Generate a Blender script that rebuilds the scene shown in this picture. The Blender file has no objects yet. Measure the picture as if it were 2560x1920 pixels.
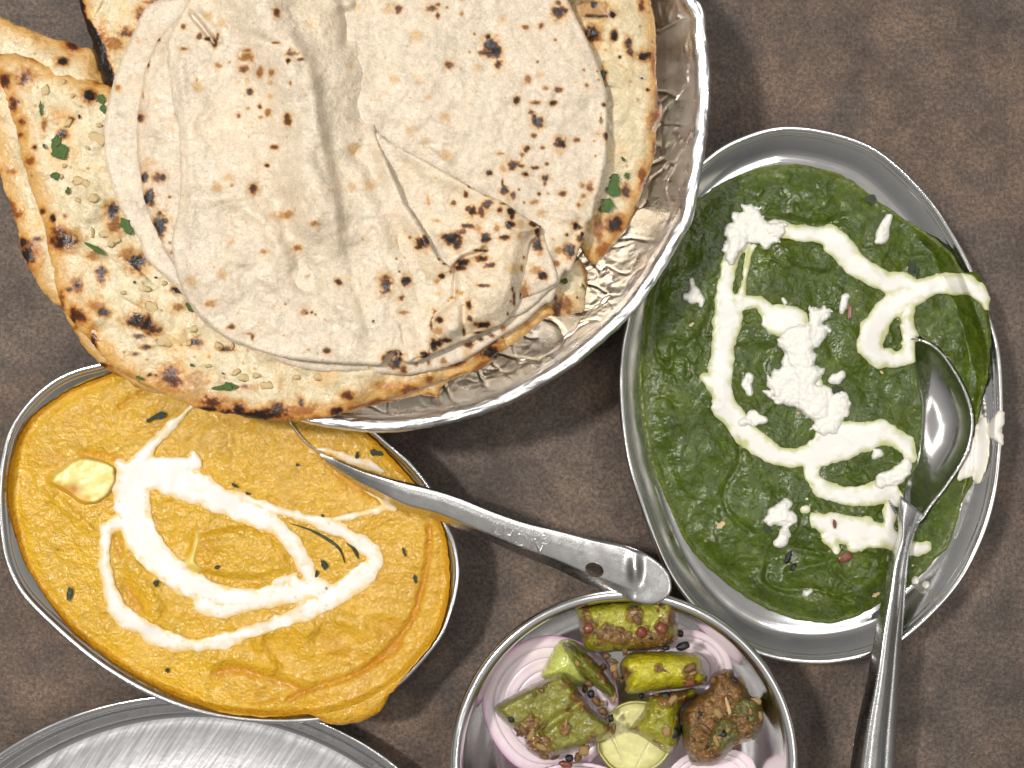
import bpy, bmesh, math, random
import numpy as np
from mathutils import Vector

# ------------------------------------------------------------------ camera, world, light
SC = bpy.context.scene
COL = SC.collection
CAMH, FRAME_W = 0.50, 0.42            # lens height over the table, width of table seen (metres)
S = FRAME_W / 2560.0
cam_d = bpy.data.cameras.new('camera')
cam_d.sensor_width = 36.0
cam_d.lens = 36.0 * CAMH / FRAME_W
cam_d.clip_start, cam_d.clip_end = 0.01, 50.0
cam = bpy.data.objects.new('camera', cam_d)
cam.location = (0, 0, CAMH)
COL.objects.link(cam)
SC.camera = cam

world = bpy.data.worlds.new('World')
SC.world = world
world.use_nodes = True
bg = world.node_tree.nodes['Background']
bg.inputs[0].default_value = (1.0, 0.97, 0.93, 1)
bg.inputs[1].default_value = 0.88
# plain room: dim walls, paler ceiling
_nt = world.node_tree
_tc = _nt.nodes.new('ShaderNodeTexCoord'); _sx = _nt.nodes.new('ShaderNodeSeparateXYZ'); _cr = _nt.nodes.new('ShaderNodeValToRGB')
_nt.links.new(_tc.outputs['Generated'], _sx.inputs[0]); _nt.links.new(_sx.outputs['Z'], _cr.inputs[0]); _nt.links.new(_cr.outputs[0], bg.inputs[0])
_e = _cr.color_ramp.elements
_e[0].position, _e[0].color = .12, (.14, .14, .137, 1)
_e[1].position, _e[1].color = .75, (.50, .485, .465, 1)
_m = _e.new(.40); _m.color = (.29, .285, .275, 1)

def lamp(name, loc, size, power, color=(1, 1, 1), size_y=None):
    l = bpy.data.lights.new(name, 'AREA')
    l.energy = power
    l.color = color
    l.shape = 'RECTANGLE' if size_y else 'DISK'
    l.size = size
    if size_y:
        l.size_y = size_y
    o = bpy.data.objects.new(name, l)
    o.location = loc
    o.rotation_euler = (Vector((0, 0, 0)) - Vector(loc)).to_track_quat('-Z', 'Y').to_euler()
    COL.objects.link(o)
    return o
lamp('ceiling_lamp', (-0.72, 0.26, 1.55), 0.13, 21.0, (1.0, 0.965, 0.91))
lamp('ceiling_lamp', (0.30, 0.95, 1.7), 0.95, 5.0, (0.96, 0.97, 1.0), 0.6)
lamp('ceiling_lamp', (0.95, -0.35, 1.7), 0.45, 3.0, (1.0, 0.97, 0.93), 0.9)

for _p in ((0.55, 0.30, 1.7), (0.75, -0.70, 1.7), (0.08, 0.40, 1.8), (-0.60, -0.30, 1.65)):      # small lamps added overhead to put glints on sauces and metal
    lamp('glint_lamp', _p, 0.06, 2.0, (1.0, 0.97, 0.93))

SC.view_settings.view_transform = 'Standard'
SC.view_settings.look = 'None'
SC.view_settings.exposure = 0.0
SC.view_settings.gamma = 1.0

# ------------------------------------------------------------------ numeric helpers
def unproj(px, py, z):
    k = S * (CAMH - z) / CAMH
    return (np.asarray(px) - 1280.0) * k, (960.0 - np.asarray(py)) * k

RA = (0, 0, .40687); RB = (850, 0, .40687); RC = (0, 500, .40687); RD = (850, 500, .40687)
P1 = (1520, 280, .47016); P2 = (1520, 960, .47016); C3 = (0, 900, .40687); RE = (500, 1000, .40687)
RG = (1100, 1440, .43399); RF = (1000, 1000, .3255); RZ = (0, 1400, .45208); DD = (0, 0, 1.15732)
RH = (1060, 560, .2411); R4 = (1900, 1300, .3737); NN = (0, 0, 1.0)
def T(r, *pts):
    return [tuple([r[0] + p[0] * r[2], r[1] + p[1] * r[2]] + [q * r[2] for q in p[2:]]) for p in pts]

def lat(ix, iy, seed):
    h = (ix * 374761393 + iy * 668265263 + seed * 1274126177) & 0xffffffff
    h = ((h ^ (h >> 13)) * 1103515245) & 0xffffffff
    h = ((h ^ (h >> 15)) * 668265263) & 0xffffffff
    return ((h ^ (h >> 16)) & 0xffffff) / float(0xffffff)
def vnoise(x, y, seed=0):
    ix = np.floor(x).astype(np.int64); iy = np.floor(y).astype(np.int64)
    fx = x - ix; fy = y - iy
    fx = fx * fx * fx * (fx * (fx * 6 - 15) + 10); fy = fy * fy * fy * (fy * (fy * 6 - 15) + 10)
    a = lat(ix, iy, seed); b = lat(ix + 1, iy, seed); c = lat(ix, iy + 1, seed); d = lat(ix + 1, iy + 1, seed)
    return ((a + (b - a) * fx) * (1 - fy) + (c + (d - c) * fx) * fy) * 2 - 1
def fbm(x, y, sc, octv=4, seed=0):
    s = 0; amp = 1.0; tot = 0
    for i in range(octv):
        ca, sa = math.cos(.7 * i + seed), math.sin(.7 * i + seed)
        s = s + amp * vnoise((x * ca - y * sa) / sc + 17.3 * i, (x * sa + y * ca) / sc - 9.1 * i, seed + i)
        tot += amp; amp *= .5; sc *= .5
    return s / tot
def worley(x, y, sc, seed=0):
    x = x / sc; y = y / sc
    ix = np.floor(x).astype(np.int64); iy = np.floor(y).astype(np.int64)
    f1 = np.full(x.shape, 9.0); f2 = np.full(x.shape, 9.0); idc = np.zeros(x.shape)
    for dx in (-1, 0, 1):
        for dy in (-1, 0, 1):
            cx = ix + dx; cy = iy + dy
            px = cx + lat(cx, cy, seed); py = cy + lat(cx, cy, seed + 77)
            d = np.hypot(x - px, y - py)
            m = d < f1
            f2 = np.where(m, f1, np.minimum(f2, d)); idc = np.where(m, lat(cx, cy, seed + 5), idc); f1 = np.where(m, d, f1)
    return f1, f2, idc
def sstep(a, b, x):
    t = np.clip((x - a) / (b - a), 0, 1)
    return t * t * (3 - 2 * t)

def spline(pts, n=6, closed=True):
    P = np.array([p[:2] for p in pts], float); N = len(P); out = []
    for i in range(N if closed else N - 1):
        if closed:
            p0, p1, p2, p3 = P[i - 1], P[i], P[(i + 1) % N], P[(i + 2) % N]
        else:
            p0, p1, p2, p3 = P[max(i - 1, 0)], P[i], P[i + 1], P[min(i + 2, N - 1)]
        for k in range(n):
            t = k / n
            out.append(.5 * ((2 * p1) + (p2 - p0) * t + (2 * p0 - 5 * p1 + 4 * p2 - p3) * t * t + (3 * p1 - p0 - 3 * p2 + p3) * t ** 3))
    if not closed:
        out.append(P[-1])
    return np.array(out)

def poly_sdf(P):
    P = np.asarray(P, float)
    def f(X, Y):
        sh = X.shape; x = X.ravel(); y = Y.ravel()
        d2 = np.full(x.shape, 1e18); ins = np.zeros(x.shape, bool)
        for i in range(len(P)):
            ax, ay = P[i - 1]; bx, by = P[i]
            ex, ey = bx - ax, by - ay
            L = ex * ex + ey * ey
            if L < 1e-16:
                continue
            wx = x - ax; wy = y - ay
            t = np.clip((wx * ex + wy * ey) / L, 0, 1)
            dx = wx - ex * t; dy = wy - ey * t
            np.minimum(d2, dx * dx + dy * dy, out=d2)
            if ey != 0:
                c = ((ay > y) != (by > y)) & (x < ex * (y - ay) / ey + ax)
                ins ^= c
        return (np.where(ins, 1, -1) * np.sqrt(d2)).reshape(sh)
    return f
def line_dist(P, X, Y):
    sh = X.shape; x = X.ravel(); y = Y.ravel(); d2 = np.full(x.shape, 1e18)
    for i in range(len(P) - 1):
        ax, ay = P[i][:2]; bx, by = P[i + 1][:2]
        ex, ey = bx - ax, by - ay
        t = np.clip(((x - ax) * ex + (y - ay) * ey) / max(ex * ex + ey * ey, 1e-9), 0, 1)
        np.minimum(d2, (x - ax - ex * t) ** 2 + (y - ay - ey * t) ** 2, out=d2)
    return np.sqrt(d2).reshape(sh)
def stroke_sdf(strokes, nz=0, nsc=14, seed=3, nz2=0, nsc2=40):
    def f(X, Y):
        sh = X.shape; x = X.ravel(); y = Y.ravel(); best = np.full(x.shape, -1e9)
        for st in strokes:
            if len(st) == 1:
                st = [st[0], st[0]]
            for (ax, ay, ar), (bx, by, br) in zip(st[:-1], st[1:]):
                ex, ey = bx - ax, by - ay
                t = np.clip(((x - ax) * ex + (y - ay) * ey) / max(ex * ex + ey * ey, 1e-9), 0, 1)
                d = ar + (br - ar) * t - np.hypot(x - ax - ex * t, y - ay - ey * t)
                np.maximum(best, d, out=best)
        if nz:
            m = best > -60
            best[m] += nz * fbm(x[m], y[m], nsc, 3, seed)
        if nz2:
            best += nz2 * fbm(x, y, nsc2, 2, seed + 9)
        return best.reshape(sh)
    f.bbox = (min(p[0] - p[2] for s in strokes for p in s) - 12, min(p[1] - p[2] for s in strokes for p in s) - 12,
              max(p[0] + p[2] for s in strokes for p in s) + 12, max(p[1] + p[2] for s in strokes for p in s) + 12)
    return f
def psdf(pts, n=5, nz=0, nsc=20, seed=1):
    P = spline(pts, n)
    g = poly_sdf(P)
    def f(X, Y):
        d = g(X, Y)
        if nz:
            d = d + nz * fbm(X, Y, nsc, 2, seed)
        return d
    f.bbox = (P[:, 0].min() - 6 - nz, P[:, 1].min() - 6 - nz, P[:, 0].max() + 6 + nz, P[:, 1].max() + 6 + nz)
    f.P = P
    return f

# ------------------------------------------------------------------ object helpers
def props(o, label=None, cat=None, group=None, kind=None):
    if label: o['label'] = label
    if cat: o['category'] = cat
    if group: o['group'] = group
    if kind: o['kind'] = kind
    return o
def empty(name, px, py, z, label, cat, group=None):
    o = bpy.data.objects.new(name, None)
    x, y = unproj(px, py, z)
    o.location = (float(x), float(y), float(z))
    o.empty_display_size = .01
    COL.objects.link(o)
    return props(o, label, cat, group)
def wloc(p):
    v = np.zeros(3)
    while p is not None:
        v += np.array(p.location); p = p.parent
    return v
def mk(name, V, F, mat, parent=None, col=None, smooth=True, tris=None):
    """V (n,3) world coordinates, F (m,k) equal-length faces or list"""
    V = np.asarray(V, float)
    org = wloc(parent) if parent is not None else np.array([V[:, 0].mean(), V[:, 1].mean(), V[:, 2].min()])
    me = bpy.data.meshes.new(name)
    if isinstance(F, np.ndarray):
        n, k = F.shape
        me.vertices.add(len(V)); me.vertices.foreach_set('co', (V - org).ravel())
        me.loops.add(n * k); me.loops.foreach_set('vertex_index', F.ravel().astype(np.int32))
        me.polygons.add(n)
        me.polygons.foreach_set('loop_start', np.arange(0, n * k, k, dtype=np.int32))
        me.update(calc_edges=True)
    else:
        me.from_pydata([tuple(v) for v in (V - org)], [], F)
        me.update()
    me.polygons.foreach_set('use_smooth', np.full(len(me.polygons), smooth))
    if col is not None:
        a = me.color_attributes.new('Col', 'FLOAT_COLOR', 'POINT')
        c = np.ones((len(V), 4)); c[:, :3] = np.clip(col, 0, 1)
        a.data.foreach_set('color', c.ravel())
    me.materials.append(mat)
    o = bpy.data.objects.new(name, me)
    COL.objects.link(o)
    if parent is not None:
        o.parent = parent
    else:
        o.location = org
    return o

class Surf:
    pass
def patch(name, sdf, step, zf, mat, parent=None, colf=None, bbox=None, bottom=None, bstep=4):
    def build(step, zf, flip):
        x0, y0, x1, y1 = bbox or sdf.bbox
        xs = np.arange(x0 - step, x1 + 2 * step, step); ys = np.arange(y0 - step, y1 + 2 * step, step)
        X, Y = np.meshgrid(xs, ys)
        X = X.copy(); Y = Y.copy()
        D = sdf(X, Y)
        ins = D > 0
        cell = ins[:-1, :-1] | ins[1:, :-1] | ins[:-1, 1:] | ins[1:, 1:]
        use = np.zeros(ins.shape, bool)
        use[:-1, :-1] |= cell; use[1:, :-1] |= cell; use[:-1, 1:] |= cell; use[1:, 1:] |= cell
        out = use & ~ins
        gy, gx = np.gradient(D, step)
        for it in range(2):
            gl = np.maximum(np.hypot(gx[out], gy[out]), .35)
            dd = np.clip(-D[out], 0, step * 1.5)
            X[out] += gx[out] / gl * dd; Y[out] += gy[out] / gl * dd
            if it == 0:
                D[out] = sdf(X[out], Y[out])
        D[out] = 0
        D = np.maximum(D, 0)
        Z = zf(X, Y, D)
        idx = -np.ones(ins.shape, np.int64); idx[use] = np.arange(use.sum())
        c = np.argwhere(cell); r, q = c[:, 0], c[:, 1]
        F = np.stack([idx[r, q], idx[r + 1, q], idx[r + 1, q + 1], idx[r, q + 1]], 1)
        if flip:
            F = F[:, ::-1]
        wx, wy = unproj(X[use], Y[use], Z[use])
        V = np.stack([wx, wy, Z[use]], 1)
        return V, F, X, Y, D, Z, use, (x0 - step, y0 - step)
    V, F, X, Y, D, Z, use, o0 = build(step, zf, False)
    col = colf(X[use], Y[use], D[use]) if colf else None
    if bottom is not None:
        V2, F2, X2, Y2, D2, Z2, u2, _ = build(step * bstep, bottom, True)
        if col is not None:
            col = np.vstack([col, colf(X2[u2], Y2[u2], D2[u2])])
        F = np.vstack([F, F2 + len(V)]); V = np.vstack([V, V2])
    o = mk(name, V, F, mat, parent, col)
    s = Surf(); s.o = o; s.X0, s.Y0 = o0; s.step = step; s.Z = Z
    def zat(x, y):
        x = np.asarray(x, float); y = np.asarray(y, float)
        fx = np.clip((x - s.X0) / step, 0, Z.shape[1] - 1.001); fy = np.clip((y - s.Y0) / step, 0, Z.shape[0] - 1.001)
        ix = fx.astype(int); iy = fy.astype(int); fx = fx - ix; fy = fy - iy
        return (Z[iy, ix] * (1 - fx) + Z[iy, ix + 1] * fx) * (1 - fy) + (Z[iy + 1, ix] * (1 - fx) + Z[iy + 1, ix + 1] * fx) * fy
    s.z = zat
    return s

def edge(d, w):
    t = np.clip(d / w, 0, 1)
    return np.sqrt(np.maximum(1 - (1 - t) ** 2, 0))

def rings(name, outline_w, prof, mat, parent=None, center=None, cap=True, noise=None, m=240, colf=None):
    """outline_w (n,2) world outline of the rim; prof list of (inset metres, z); rings scaled towards the centre"""
    P = np.asarray(outline_w)
    c = P.mean(0) if center is None else np.asarray(center)
    # resample by arclength
    Q = np.vstack([P, P[:1]]); L = np.concatenate([[0], np.cumsum(np.hypot(*np.diff(Q, axis=0).T))])
    t = np.linspace(0, L[-1], m, endpoint=False)
    R = np.stack([np.interp(t, L, Q[:, 0]), np.interp(t, L, Q[:, 1])], 1) - c
    rad = np.hypot(R[:, 0], R[:, 1])[:, None]
    # inward normals
    tg = np.roll(R, -1, 0) - np.roll(R, 1, 0)
    nr = np.stack([-tg[:, 1], tg[:, 0]], 1); nr /= np.hypot(nr[:, 0], nr[:, 1])[:, None]
    if (nr * R).sum() > 0:
        nr = -nr
    lim = rad.min() * .62
    V = []
    for ins, z in prof:
        a = min(ins, lim)
        p = R + nr * a
        if ins > lim:
            p = p * max(0.0, 1 - (ins - lim) / (rad.min() - lim))
        V.append(np.column_stack([p + c, np.full(m, z)]))
    V = np.array(V)
    if noise is not None:
        V = noise(V, c)
    k = len(prof)
    i = np.arange(m); F = []
    for j in range(k - 1):
        F.append(np.stack([j * m + i, j * m + (i + 1) % m, (j + 1) * m + (i + 1) % m, (j + 1) * m + i], 1))
    F = np.vstack(F)
    return mk(name, V.reshape(-1, 3), F, mat, parent, colf(V) if colf else None)

# ------------------------------------------------------------------ materials
def mat(name, base=(.5, .5, .5), rough=.5, metal=0, attr=False, vary=None, bumps=(), spec=.5, sss=0, sssr=(1, .6, .4), sssc=.002,
        coat=0, rough_var=None, aniso=0, stretch=None):
    m = bpy.data.materials.new(name); m.use_nodes = True
    nt = m.node_tree; N = nt.nodes; L = nt.links
    b = N['Principled BSDF']
    b.inputs['Roughness'].default_value = rough; b.inputs['Metallic'].default_value = metal
    b.inputs['Specular IOR Level'].default_value = spec
    b.inputs['Base Color'].default_value = (*base, 1)
    if sss:
        b.inputs['Subsurface Weight'].default_value = sss
        b.inputs['Subsurface Radius'].default_value = sssr
        b.inputs['Subsurface Scale'].default_value = sssc
    if coat:
        b.inputs['Coat Weight'].default_value = coat; b.inputs['Coat Roughness'].default_value = .12
    if aniso:
        b.inputs['Anisotropic'].default_value = aniso
    tc = N.new('ShaderNodeTexCoord'); co = tc.outputs['Object']
    if stretch:
        mp = N.new('ShaderNodeMapping'); mp.vector_type = 'TEXTURE'; mp.inputs['Scale'].default_value = stretch[0]; mp.inputs['Rotation'].default_value = (0, 0, stretch[1])
        L.new(co, mp.inputs[0]); sco = mp.outputs[0]
    else:
        sco = co
    csrc = None
    if attr:
        a = N.new('ShaderNodeAttribute'); a.attribute_name = 'Col'; csrc = a.outputs['Color']
    else:
        r = N.new('ShaderNodeRGB'); r.outputs[0].default_value = (*base, 1); csrc = r.outputs[0]
    for (sc, lo, hi, det) in (vary or ()):
        n = N.new('ShaderNodeTexNoise'); n.inputs['Scale'].default_value = sc; n.inputs['Detail'].default_value = det
        L.new(co, n.inputs[0])
        mr = N.new('ShaderNodeMapRange'); mr.inputs[1].default_value = .3; mr.inputs[2].default_value = .7
        mr.inputs[3].default_value = lo; mr.inputs[4].default_value = hi
        L.new(n.outputs[0], mr.inputs[0])
        mx = N.new('ShaderNodeVectorMath'); mx.operation = 'SCALE'
        L.new(csrc, mx.inputs[0]); L.new(mr.outputs[0], mx.inputs['Scale']); csrc = mx.outputs[0]
    L.new(csrc, b.inputs['Base Color'])
    prev = None
    for (kind, sc, st, dist) in bumps:
        if kind == 'v':
            n = N.new('ShaderNodeTexVoronoi'); n.feature = 'SMOOTH_F1'; out = n.outputs['Distance']
        else:
            n = N.new('ShaderNodeTexNoise'); n.inputs['Detail'].default_value = 5 if kind == 'n' else 2; out = n.outputs[0]
        n.inputs['Scale'].default_value = sc
        L.new(sco if kind == 's' else co, n.inputs[0])
        bp = N.new('ShaderNodeBump'); bp.inputs['Strength'].default_value = st; bp.inputs['Distance'].default_value = dist
        if kind == 'v':
            bp.invert = True
        L.new(out, bp.inputs['Height'])
        if prev: L.new(prev, bp.inputs['Normal'])
        prev = bp.outputs[0]
    if prev: L.new(prev, b.inputs['Normal'])
    if rough_var:
        sc, lo, hi = rough_var
        n = N.new('ShaderNodeTexNoise'); n.inputs['Scale'].default_value = sc; n.inputs['Detail'].default_value = 4
        L.new(sco, n.inputs[0])
        mr = N.new('ShaderNodeMapRange'); mr.inputs[1].default_value = .3; mr.inputs[2].default_value = .7
        mr.inputs[3].default_value = lo; mr.inputs[4].default_value = hi
        L.new(n.outputs[0], mr.inputs[0]); L.new(mr.outputs[0], b.inputs['Roughness'])
    return m

M = {}
M['steel'] = mat('stainless_steel', (.70, .69, .68), .16, 1, bumps=(('n', 120, .03, .001), ('n', 2500, .05, .0001)), rough_var=(90, .11, .22))
M['steel_worn'] = mat('scratched_steel', (.80, .79, .81), .3, 1, bumps=(('s', 1.0, .07, .0005), ('n', 300, .12, .0008)),
                      stretch=((1 / 60, 1 / 1100, 1 / 60), math.radians(56)), rough_var=(1.0, .22, .45))
M['spoon'] = mat('spoon_steel', (.60, .59, .58), .32, 1, bumps=(('n', 150, .04, .001), ('n', 1300, .25, .0002)), rough_var=(300, .22, .32))
M['foil'] = mat('aluminium_foil', attr=True, rough=.28, metal=1, bumps=(('n', 200, .14, .001), ('n', 900, .12, .0003)), rough_var=(200, .24, .4))
M['roti'] = mat('roti_bread', attr=True, rough=.5, spec=.45, vary=((420, .90, 1.07, 6), (1300, .86, 1.10, 3), (90, .95, 1.04, 4)),
                bumps=(('n', 160, .25, .0015), ('n', 700, .45, .0007), ('f', 2200, .4, .0003)), rough_var=(150, .22, .6))
M['naan'] = mat('naan_bread', attr=True, rough=.4, spec=.5, vary=((500, .88, 1.08, 5), (1300, .86, 1.10, 3)),
                bumps=(('n', 250, .45, .0016), ('n', 800, .4, .0007), ('f', 2200, .35, .0003)), rough_var=(120, .18, .5))
M['curry_y'] = mat('butter_masala_gravy', attr=True, rough=.2, spec=.5, vary=((900, .84, 1.1, 6), (320, .93, 1.05, 3)),
                   bumps=(('n', 120, .35, .003), ('f', 420, .6, .0018), ('n', 800, .6, .0008)), rough_var=(200, .07, .2))
M['curry_g'] = mat('spinach_gravy', attr=True, rough=.25, spec=.42, vary=((700, .72, 1.25, 6), (220, .85, 1.12, 3)),
                   bumps=(('n', 90, .5, .004), ('f', 300, .32, .0022), ('n', 900, .45, .0006)), rough_var=(90, .10, .30))
M['cream'] = mat('cream', attr=True, rough=.25, spec=.4, sss=.3, sssr=(1, .9, .75), sssc=.0015, bumps=(('n', 160, .12, .001),))
M['cheese'] = mat('crumbled_cheese', (.77, .755, .69), .5, spec=.3, sss=.3, sssr=(1, 1, .9), sssc=.0015, bumps=(('n', 1100, .4, .0006),), vary=((800, .96, 1.02, 3),))
M['paneer'] = mat('paneer', attr=True, rough=.35, bumps=(('n', 700, .3, .0005),))
M['herb'] = mat('coriander_green', (.065, .125, .022), .3, vary=((900, .6, 1.35, 3),), bumps=(('n', 1500, .5, .0004),))
M['herb_dark'] = mat('dark_herb', (.022, .034, .012), .3, vary=((900, .6, 1.5, 3),), bumps=(('n', 1500, .5, .0004),))
M['garlic'] = mat('roasted_garlic', (.66, .50, .25), .35, vary=((350, .55, 1.15, 3),), bumps=(('n', 900, .4, .0005),))
M['char'] = mat('char', (.012, .010, .010), .4, bumps=(('n', 1800, .7, .0006),))
M['chilli'] = mat('pickled_chilli', attr=True, rough=.2, spec=.5, vary=((600, .75, 1.2, 4), (180, .85, 1.12, 3)), bumps=(('n', 220, .5, .0018), ('f', 800, .6, .0009)), coat=.12)
M['masala'] = mat('masala_paste', attr=True, rough=.3, spec=.5, vary=((1100, .6, 1.4, 4),), bumps=(('n', 1000, .7, .001),))
M['seed'] = mat('coriander_seed', (.13, .065, .02), .3, vary=((700, .45, 1.7, 3),), bumps=(('n', 2500, .4, .0003),))
M['seed_pale'] = mat('chilli_seed', (.34, .21, .075), .3, vary=((700, .6, 1.3, 3),), bumps=(('n', 1500, .5, .0004),))
M['seed_dark'] = mat('nigella_seed', (.012, .011, .012), .25, bumps=(('n', 2500, .4, .0003),))
M['red'] = mat('red_chilli_skin', (.17, .045, .022), .3, vary=((900, .7, 1.3, 2),))
M['onion'] = mat('red_onion', attr=True, rough=.25, spec=.45, sss=.15, sssr=(1, .7, .8), sssc=.0015, bumps=(('n', 500, .12, .0005),))
M['lime'] = mat('lime', attr=True, rough=.25, spec=.5, sss=.1, sssr=(.8, 1, .3), sssc=.0015, bumps=(('n', 700, .25, .0006),))

def table_material():
    m = bpy.data.materials.new('mottled_brown_laminate'); m.use_nodes = True
    nt = m.node_tree; N = nt.nodes; L = nt.links; b = N['Principled BSDF']
    tc = N.new('ShaderNodeTexCoord')
    def noise(sc, det, rough=.6, dist=0):
        n = N.new('ShaderNodeTexNoise'); n.inputs['Scale'].default_value = sc; n.inputs['Detail'].default_value = det
        n.inputs['Roughness'].default_value = rough; n.inputs['Distortion'].default_value = dist
        L.new(tc.outputs['Object'], n.inputs[0]); return n.outputs[0]
    def ramp(src, stops):
        r = N.new('ShaderNodeValToRGB'); e = r.color_ramp.elements
        e[0].position, e[0].color = stops[0][0], (*stops[0][1], 1); e[1].position, e[1].color = stops[-1][0], (*stops[-1][1], 1)
        for p, c in stops[1:-1]:
            x = e.new(p); x.color = (*c, 1)
        L.new(src, r.inputs[0]); return r.outputs[0]
    big = ramp(noise(9, 6, .62, .5), [(.3, (.058, .043, .036)), (.42, (.122, .084, .060)), (.50, (.084, .063, .051)), (.58, (.116, .087, .069)), (.70, (.200, .148, .108))])
    mid = ramp(noise(45, 8, .7, .3), [(.32, (.55, .53, .53)), (.5, (1, .98, .96)), (.68, (1.5, 1.42, 1.34))])
    fine = ramp(noise(620, 4, .85), [(.36, (.42, .41, .41)), (.5, (.95, .95, .95)), (.66, (1.8, 1.7, 1.6))])
    def mul(a, c):
        x = N.new('ShaderNodeVectorMath'); x.operation = 'MULTIPLY'; L.new(a, x.inputs[0]); L.new(c, x.inputs[1]); return x.outputs[0]
    L.new(mul(mul(big, mid), fine), b.inputs['Base Color'])
    mr = N.new('ShaderNodeMapRange'); mr.inputs[3].default_value = .28; mr.inputs[4].default_value = .52
    L.new(noise(60, 5), mr.inputs[0]); L.new(mr.outputs[0], b.inputs['Roughness'])
    b1 = N.new('ShaderNodeBump'); b1.inputs['Strength'].default_value = .7; b1.inputs['Distance'].default_value = .0008
    L.new(noise(1100, 5, .7), b1.inputs['Height'])
    b2 = N.new('ShaderNodeBump'); b2.inputs['Strength'].default_value = .25; b2.inputs['Distance'].default_value = .001
    L.new(noise(70, 8, .75, 1.0), b2.inputs['Height']); L.new(b1.outputs[0], b2.inputs['Normal'])
    L.new(b2.outputs[0], b.inputs['Normal'])
    return m
M['table'] = table_material()

def template(name, V, F, m, smooth=True):
    me = bpy.data.meshes.new(name); me.from_pydata(V, [], F); me.update()
    me.polygons.foreach_set('use_smooth', np.full(len(me.polygons), smooth)); me.materials.append(m)
    return me
def ell_mesh(name, m, seed=0, rough=.15, nu=9, nv=6):
    rnd = random.Random(seed); V = [(0, 0, -1)]; F = []
    for j in range(1, nv):
        a = -math.pi / 2 + math.pi * j / nv
        for i in range(nu):
            t = 2 * math.pi * i / nu; r = 1 + rnd.uniform(-rough, rough)
            V.append((math.cos(a) * math.cos(t) * r, math.cos(a) * math.sin(t) * r, math.sin(a) * r))
    V.append((0, 0, 1)); n = len(V) - 1
    for i in range(nu):
        F.append((0, 1 + (i + 1) % nu, 1 + i)); F.append((n, n - nu + i, n - nu + (i + 1) % nu))
        for j in range(nv - 2):
            a = 1 + j * nu
            F.append((a + i, a + (i + 1) % nu, a + nu + (i + 1) % nu, a + nu + i))
    return template(name, V, F, m)
def leaf_mesh(name, m, seed=0, n=9, lobes=3):
    rnd = random.Random(seed); V = []; F = []
    for i in range(n + 1):
        t = i / n; w = math.sin(math.pi * min(t * .93 + .05, 1)) ** .7 * (1 + .28 * math.sin(t * lobes * 6.28 + seed))
        for j in (-1, -.5, 0, .5, 1):
            V.append((t * 2 - 1 + rnd.uniform(-.05, .05), j * w * (1 + rnd.uniform(-.15, .15)), .35 * abs(j) * w + .18 * math.sin(t * 5 + seed) + rnd.uniform(-.06, .06)))
    for i in range(n):
        for j in range(4):
            a = i * 5 + j; F.append((a, a + 5, a + 6, a + 1))
    k = len(V)
    V += [(x, y, z - .14) for x, y, z in V]
    F += [tuple(q + k for q in reversed(f)) for f in F]
    for i in range(n):
        for j in (0, 4):
            a = i * 5 + j
            F.append((a, a + k, a + 5 + k, a + 5) if j == 0 else (a, a + 5, a + 5 + k, a + k))
    return template(name, V, F, m)
TM = {}
def tmpl(kind, m, var):
    k = (kind, m, var)
    if k not in TM:
        TM[k] = (ell_mesh if kind == 'e' else leaf_mesh)(m + '_shape', M[m], seed=var * 7 + 3, **({'rough': .34 if m == 'garlic' else .22} if kind == 'e' else {'lobes': 1 + var % 3}))
    return TM[k]
def bit(name, kind, m, px, py, a, b, h, ang, z, parent, var=0, tilt=0.0):
    """small piece: half-length a and half-width b in photo pixels, half-height h in metres, ang degrees in the picture"""
    o = bpy.data.objects.new(name, tmpl(kind, m, var)); COL.objects.link(o)
    x, y = unproj(px, py, z)
    p = np.array([float(x), float(y), float(z)])
    k = S * (CAMH - z) / CAMH
    if parent is not None:
        o.parent = parent; p = p - wloc(parent)
    o.location = p; o.scale = (a * k, b * k, h); o.rotation_euler = (tilt, tilt * .6, math.radians(-ang))
    return o

# ------------------------------------------------------------------ table
def build_table():
    n = 24; s = 1.5
    xs = np.linspace(-s / 2, s / 2, n + 1); V = [(x, y, 0) for y in xs for x in xs]
    F = [(j * (n + 1) + i, j * (n + 1) + i + 1, (j + 1) * (n + 1) + i + 1, (j + 1) * (n + 1) + i) for j in range(n) for i in range(n)]
    o = mk('table_top', np.array(V), np.array(F), M['table'])
    props(o, 'mottled brown stone patterned table top under all the dishes', 'table', kind='structure')
build_table()

# ------------------------------------------------------------------ steel dishes
def dish_profile(rz, top_ins, base_ins):
    return [(base_ins + 6e-3, .0008), (base_ins, .0012), (base_ins * .45, rz * .45), (2.2e-3, rz - .006), (.9e-3, rz - .0042), (.15e-3, rz - .0028), (0, rz - .0014),
            (.35e-3, rz - .0004), (1.1e-3, rz), (1.9e-3, rz - .0002), (2.5e-3, rz - .001), (2.9e-3, rz - .0017), (3.3e-3, rz - .0018), (3.7e-3, rz - .0026)]
PAL_IN = [(4.4e-3, .0288), (6e-3, .0274), (8e-3, .0254), (9.6e-3, .0239), (10.4e-3, .0234), (11.2e-3, .0232), (12.4e-3, .0230), (13.2e-3, .0226), (15e-3, .0218), (18e-3, .0205), (20.5e-3, .0192), (22.5e-3, .0176), (24.5e-3, .0155), (28e-3, .0125), (34e-3, .0100), (50e-3, .0096), (75e-3, .0096), (500e-3, .0096)]
def wall_fn(outline_w, inner, rz):
    sd = poly_sdf(outline_w)
    xs = np.array([-.1, 0, 2.1e-3, 3e-3] + [p[0] for p in inner[:-1]]); zs = np.array([rz + .0009, rz + .0009, rz + .0007, rz - .0009] + [p[1] for p in inner[:-1]])
    return lambda x, y: np.interp(sd(x, y), xs, zs)

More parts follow.
